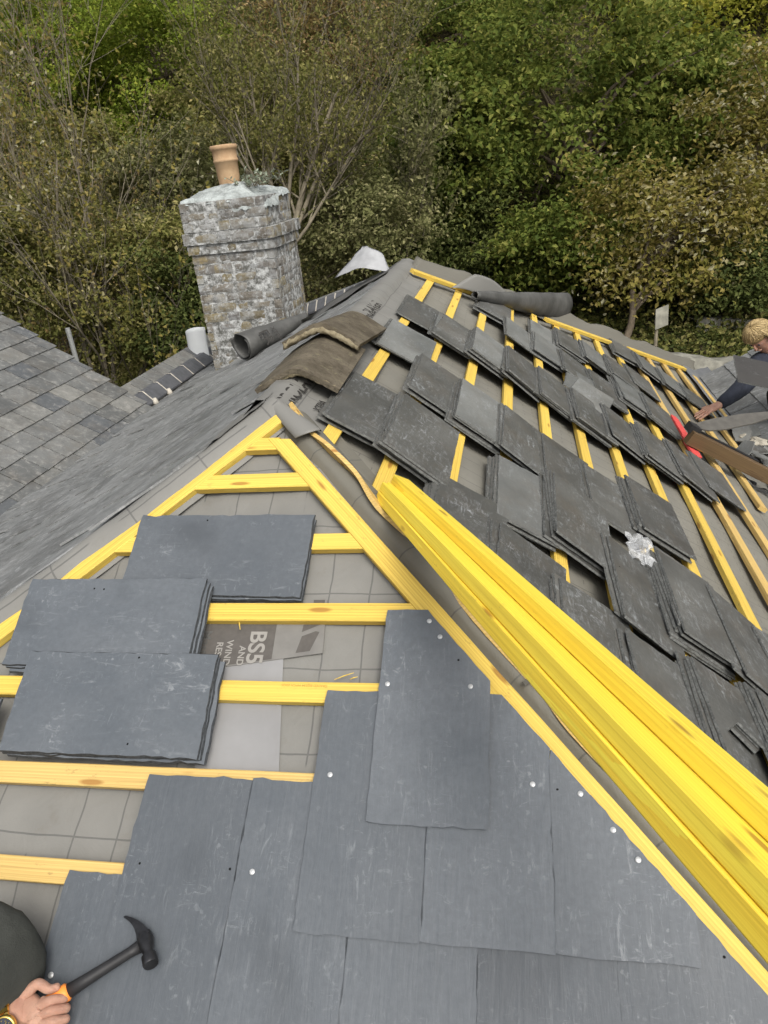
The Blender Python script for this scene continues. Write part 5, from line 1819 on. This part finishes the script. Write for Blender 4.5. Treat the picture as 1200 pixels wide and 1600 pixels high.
px_tree('bush', 'dark shadowy evergreen bush in the middle, right of the chimney', 'bush', None, 0, 0, 680, 340, 14.0, 130, 110, 'drk', 120, 90, .45, .10, .06, 6)
px_tree('bush', 'leafy low green bush under the big sycamore', 'bush', None, 0, 0, 880, 385, 12.6, 105, 70, 'syc', 80, 80, .36, .12, .05, 7)
px_tree('bush', 'dark bush low down at the right edge beside the garden wall', 'bush', None, 0, 0, 1150, 430, 12.2, 110, 55, 'drk', 80, 85, .36, .10, .05, 8)
px_tree('bush', 'dark bush in the shade behind the far end of the ridge', 'bush', None, 0, 0, 800, 410, 13.5, 130, 60, 'drk', 90, 85, .40, .09, .05, 9)
# left hand side
px_tree('bush', 'wide dark bramble bush between the left roof and the chimney', 'bush', None, 0, 0, 190, 450, 10.6, 170, 115, 'brm', 190, 95, .34, .085, .05, 10)
px_tree('bush', 'bramble bush at the left edge above the slate roof', 'bush', None, 0, 0, -10, 400, 10.8, 130, 110, 'brm', 120, 90, .34, .085, .05, 11)
px_tree('bush', 'dark ivy covered bush directly left of the chimney', 'bush', None, 0, 0, 300, 500, 10.2, 95, 100, 'drk', 110, 90, .32, .08, .05, 12)
px_tree('bush', 'olive bush at the left behind the pale bare saplings', 'bush', None, 0, 0, 60, 270, 13.5, 150, 110, 'brm', 120, 90, .42, .10, .06, 13)
px_tree('bush', 'bright green ivy bank high on the left', 'bush', None, 0, 0, 250, 110, 17.0, 150, 130, 'grn', 150, 95, .5, .12, .08, 14)
px_tree('bush', 'green bush in the top left corner', 'bush', None, 0, 0, 80, 70, 18.0, 150, 110, 'grn', 120, 95, .5, .12, .08, 15)
px_tree('bush', 'brown thicket behind the chimney pot', 'bush', None, 0, 0, 400, 180, 15.0, 140, 110, 'brm', 130, 90, .46, .10, .06, 16)
px_tree('bush', 'reddish brown thicket at the top behind the tall bare stems', 'bush', None, 0, 0, 520, 50, 17.0, 160, 120, 'brn', 120, 80, .5, .11, .06, 17)
px_tree('bush', 'grey green bush just right of the chimney', 'bush', None, 0, 0, 560, 350, 11.8, 110, 95, 'gry', 110, 85, .36, .09, .05, 18)
px_tree('bush', 'olive green bush behind the chimney top', 'bush', None, 0, 0, 270, 300, 13.0, 130, 95, 'gry', 110, 85, .4, .10, .05, 19)
for i, (x, lb) in enumerate(((-60, 'leftmost'), (170, 'second'), (400, 'third'), (640, 'fourth'), (880, 'fifth'), (1120, 'sixth'), (1300, 'rightmost'))):
    px_tree('tree', f'{lb} tree from the left in the line closing the top of the bank', 'tree', None, 0, 0, x, 30+(-10 if x > 600 else 40), 22.0, 170, 140, ('grn', 'brm', 'brn', 'syc', 'syc', 'yel', 'yel')[i], 120, 75, .8, .17, .15, 40+i, group='trees along the top of the bank')
# bare, thinly leaved trees
def bare_tree(name, label, base, stems, mat, seed, r0, depth=3, leaf=.07, leaves=4, group=None):
    rn = random.Random(seed)
    root = empty(name, tuple(base), label, 'tree', group)
    mb = MB(); tips = []
    def grow(p, d, L, r_, lv):
        pts_ = [p]
        q = p.copy(); dd = d.copy()
        n = 5
        for i in range(n):
            dd = (dd + Vector((rn.gauss(0, .10), rn.gauss(0, .10), rn.gauss(.05, .06)))).normalized()
            q = q + dd*(L/n)
            pts_.append(q.copy())
        mb.tube(pts_, [r_*(1-.62*i/n) for i in range(n+1)], 6 if lv < 2 else 3, cap=False)
        if lv >= depth:
            tips.extend(pts_[2:]); return
        for i in range(rn.randint(4, 6)):
            j = rn.randint(1, n)
            dv = (dd + Vector((rn.gauss(0, .45), rn.gauss(0, .45), rn.gauss(.12, .3)))).normalized()
            grow(pts_[j], dv, L*rn.uniform(.42, .70), max(.0035, r_*(1-.62*j/n)*rn.uniform(.45, .7)), lv+1)
    for tgt, k in stems:
        v_ = Vector(tgt)-base
        grow(base, v_.normalized(), v_.length*.72, r0*k, 0)
    part('trunk', mb.mesh('trunk', M['twig'], True), root)
    T = np.array([tuple(t) for t in tips])
    rg = np.random.default_rng(seed)
    T = np.repeat(T, leaves, 0)
    T = T[rg.random(len(T)) < .55]
    T = T + rg.normal(size=T.shape)*.05
    part('crown', leaves_mesh('crown', T, rg.normal(size=T.shape)+np.array([0, 0, .4]), leaf, mat, seed=seed), root)
b = at(452, 300, 11.0)
b0 = gnd(b)
root_pt = at(446, 400, 11.0)
bare_tree('bare_tree', 'tall many stemmed tree almost bare of leaves, rising behind the chimney', root_pt,
          [(at(345, 40, 11.2), .6), (at(430, -30, 11.0), .8), (at(505, -60, 10.8), 1.0), (at(585, 10, 11.2), .75), (at(630, 60, 11.0), .5), (at(545, -40, 11.6), .7), (at(290, 120, 10.8), .45)], LM['brm'], 61, .055, leaf=.06, leaves=6)
mb = MB(); mb.tube([gnd(root_pt)-Vector((0, 0, .3)), root_pt.lerp(gnd(root_pt), .5)+Vector((.05, 0, 0)), root_pt], [.16, .12, .10], 9)
o = [q for q in bpy.data.objects if q.name.startswith('bare_tree')][0]
part('trunk', mb.mesh('trunk', M['twig'], True), o)
p = at(95, 400, 9.8)
bare_tree('bare_tree', 'pale slender sapling nearly bare, standing in the brambles at the left', gnd(p), [(at(20, 60, 10), .9), (at(95, 90, 10), 1.0), (at(165, 150, 9.8), .8), (at(230, 210, 9.6), .55)], LM['oli'], 62, .045, leaf=.065, leaves=3)
p = at(20, 470, 10.0)
bare_tree('bare_tree', 'thin bare stems leaning out at the far left edge', gnd(p), [(at(-30, 170, 10), .9), (at(50, 210, 10), .8), (at(10, 100, 10.3), .6)], LM['brn'], 63, .038, leaf=.06, leaves=3)
p = at(600, 420, 12.2)
bare_tree('bare_tree', 'thin arching branches reaching right from behind the chimney', gnd(p), [(at(680, 260, 12), .8), (at(610, 230, 12.2), .7)], LM['gry'], 64, .03, leaf=.08, leaves=7)
# ground cover over the whole bank: ivy, bramble shoots, fallen leaves
rg = np.random.default_rng(5)
N = 90000
gx = rg.uniform(-13, 13, N); gy = 9.5+rg.random(N)**1.2*15
gz = np.array([ground_z(a, b_) for a, b_ in zip(gx, gy)]) + np.abs(rg.normal(size=N))*.14
cen = np.stack([gx, gy, gz], 1)
nr_ = rg.normal(size=(N, 3))*.6+np.array([0, -.35, .8])
tag(link('undergrowth', leaves_mesh('undergrowth', cen, nr_, .10, LM['brm'], seed=77)), kind='stuff')
N = 40000
gx = rg.uniform(-3, 12, N); gy = 8.6+rg.random(N)*5.5
gz = np.array([ground_z(a, b_) for a, b_ in zip(gx, gy)]) + np.abs(rg.normal(size=N))*.10
cen = np.stack([gx, gy, gz], 1)
tag(link('garden_weeds', leaves_mesh('garden_weeds', cen, rg.normal(size=(N, 3))*.6+np.array([0, 0, .9]), .075, LM['drk'], seed=78)), kind='stuff')
# garden walls and a leaning board below the bank
M['gwall'] = plain('mossy_garden_wall', (.20, .195, .165), .95, .1, 0, .45, 7, .5)
def garden_wall(p0, p1, h, th, seed):
    mb = MB()
    d_ = p1-p0; n = 26
    sd = Vector((-d_.y, d_.x, 0)).normalized()*th
    def f(u, v):
        k = [(0, -1.0), (0, 0), (1, 0), (1, -1.0)]
        a_ = k[min(int(v*3), 2)]; b_ = k[min(int(v*3), 2)+1]; fr = v*3-min(int(v*3), 2)
        s_, z_ = a_[0]+(b_[0]-a_[0])*fr, a_[1]+(b_[1]-a_[1])*fr
        p_ = p0+d_*u+sd*s_+Vector((0, 0, z_*h))
        return p_+Vector((fbm((p_.x*2, p_.z*3, seed)), fbm((p_.x*2, p_.z*3, seed+1)), fbm((p_.x*1.6, 1, seed))))*.05
    mb.grid(f, n, 12)
    return mb.mesh('garden_wall', M['gwall'], True)
w0, w1 = at(1085, 500, 12.3), at(1260, 500, 12.6)
tag(link('garden_wall', garden_wall(w0, w1, 1.0, .35, 1)), 'mossy upper garden wall level with the head of the fair haired roofer', 'wall', 'garden walls')
w0, w1 = at(1040, 560, 9.9), at(1260, 566, 10.2)
tag(link('garden_wall', garden_wall(w0, w1, .9, .3, 2)), 'lower garden wall just beyond the far hip', 'wall', 'garden walls')
bd_ = empty('signboard', tuple(gnd(at(1022, 545, 10.3))), 'small blank pale board on a crooked post beyond the far hip', 'board')
p0 = at(1024, 540, 10.3)
mb = MB(); mb.tube([gnd(p0)-Vector((0, 0, .2)), p0, at(1026, 512, 10.3), at(1024, 500, 10.3)], [.03, .026, .022, .02], 7)
part('post', mb.mesh('post', M['twig']), bd_)
q = at(1023, 516, 10.26); ex = (at(1043, 508, 10.26)-q); ey = (at(1024, 484, 10.26)-q)
mb = MB(); mb.box(q, ex, ey, ex.cross(ey).normalized()*.02)
M['board'] = plain('pale_board', (.19, .185, .15), .8, .2, 0, .4, 9, .2)
part('board', mb.mesh('board', M['board']), bd_)
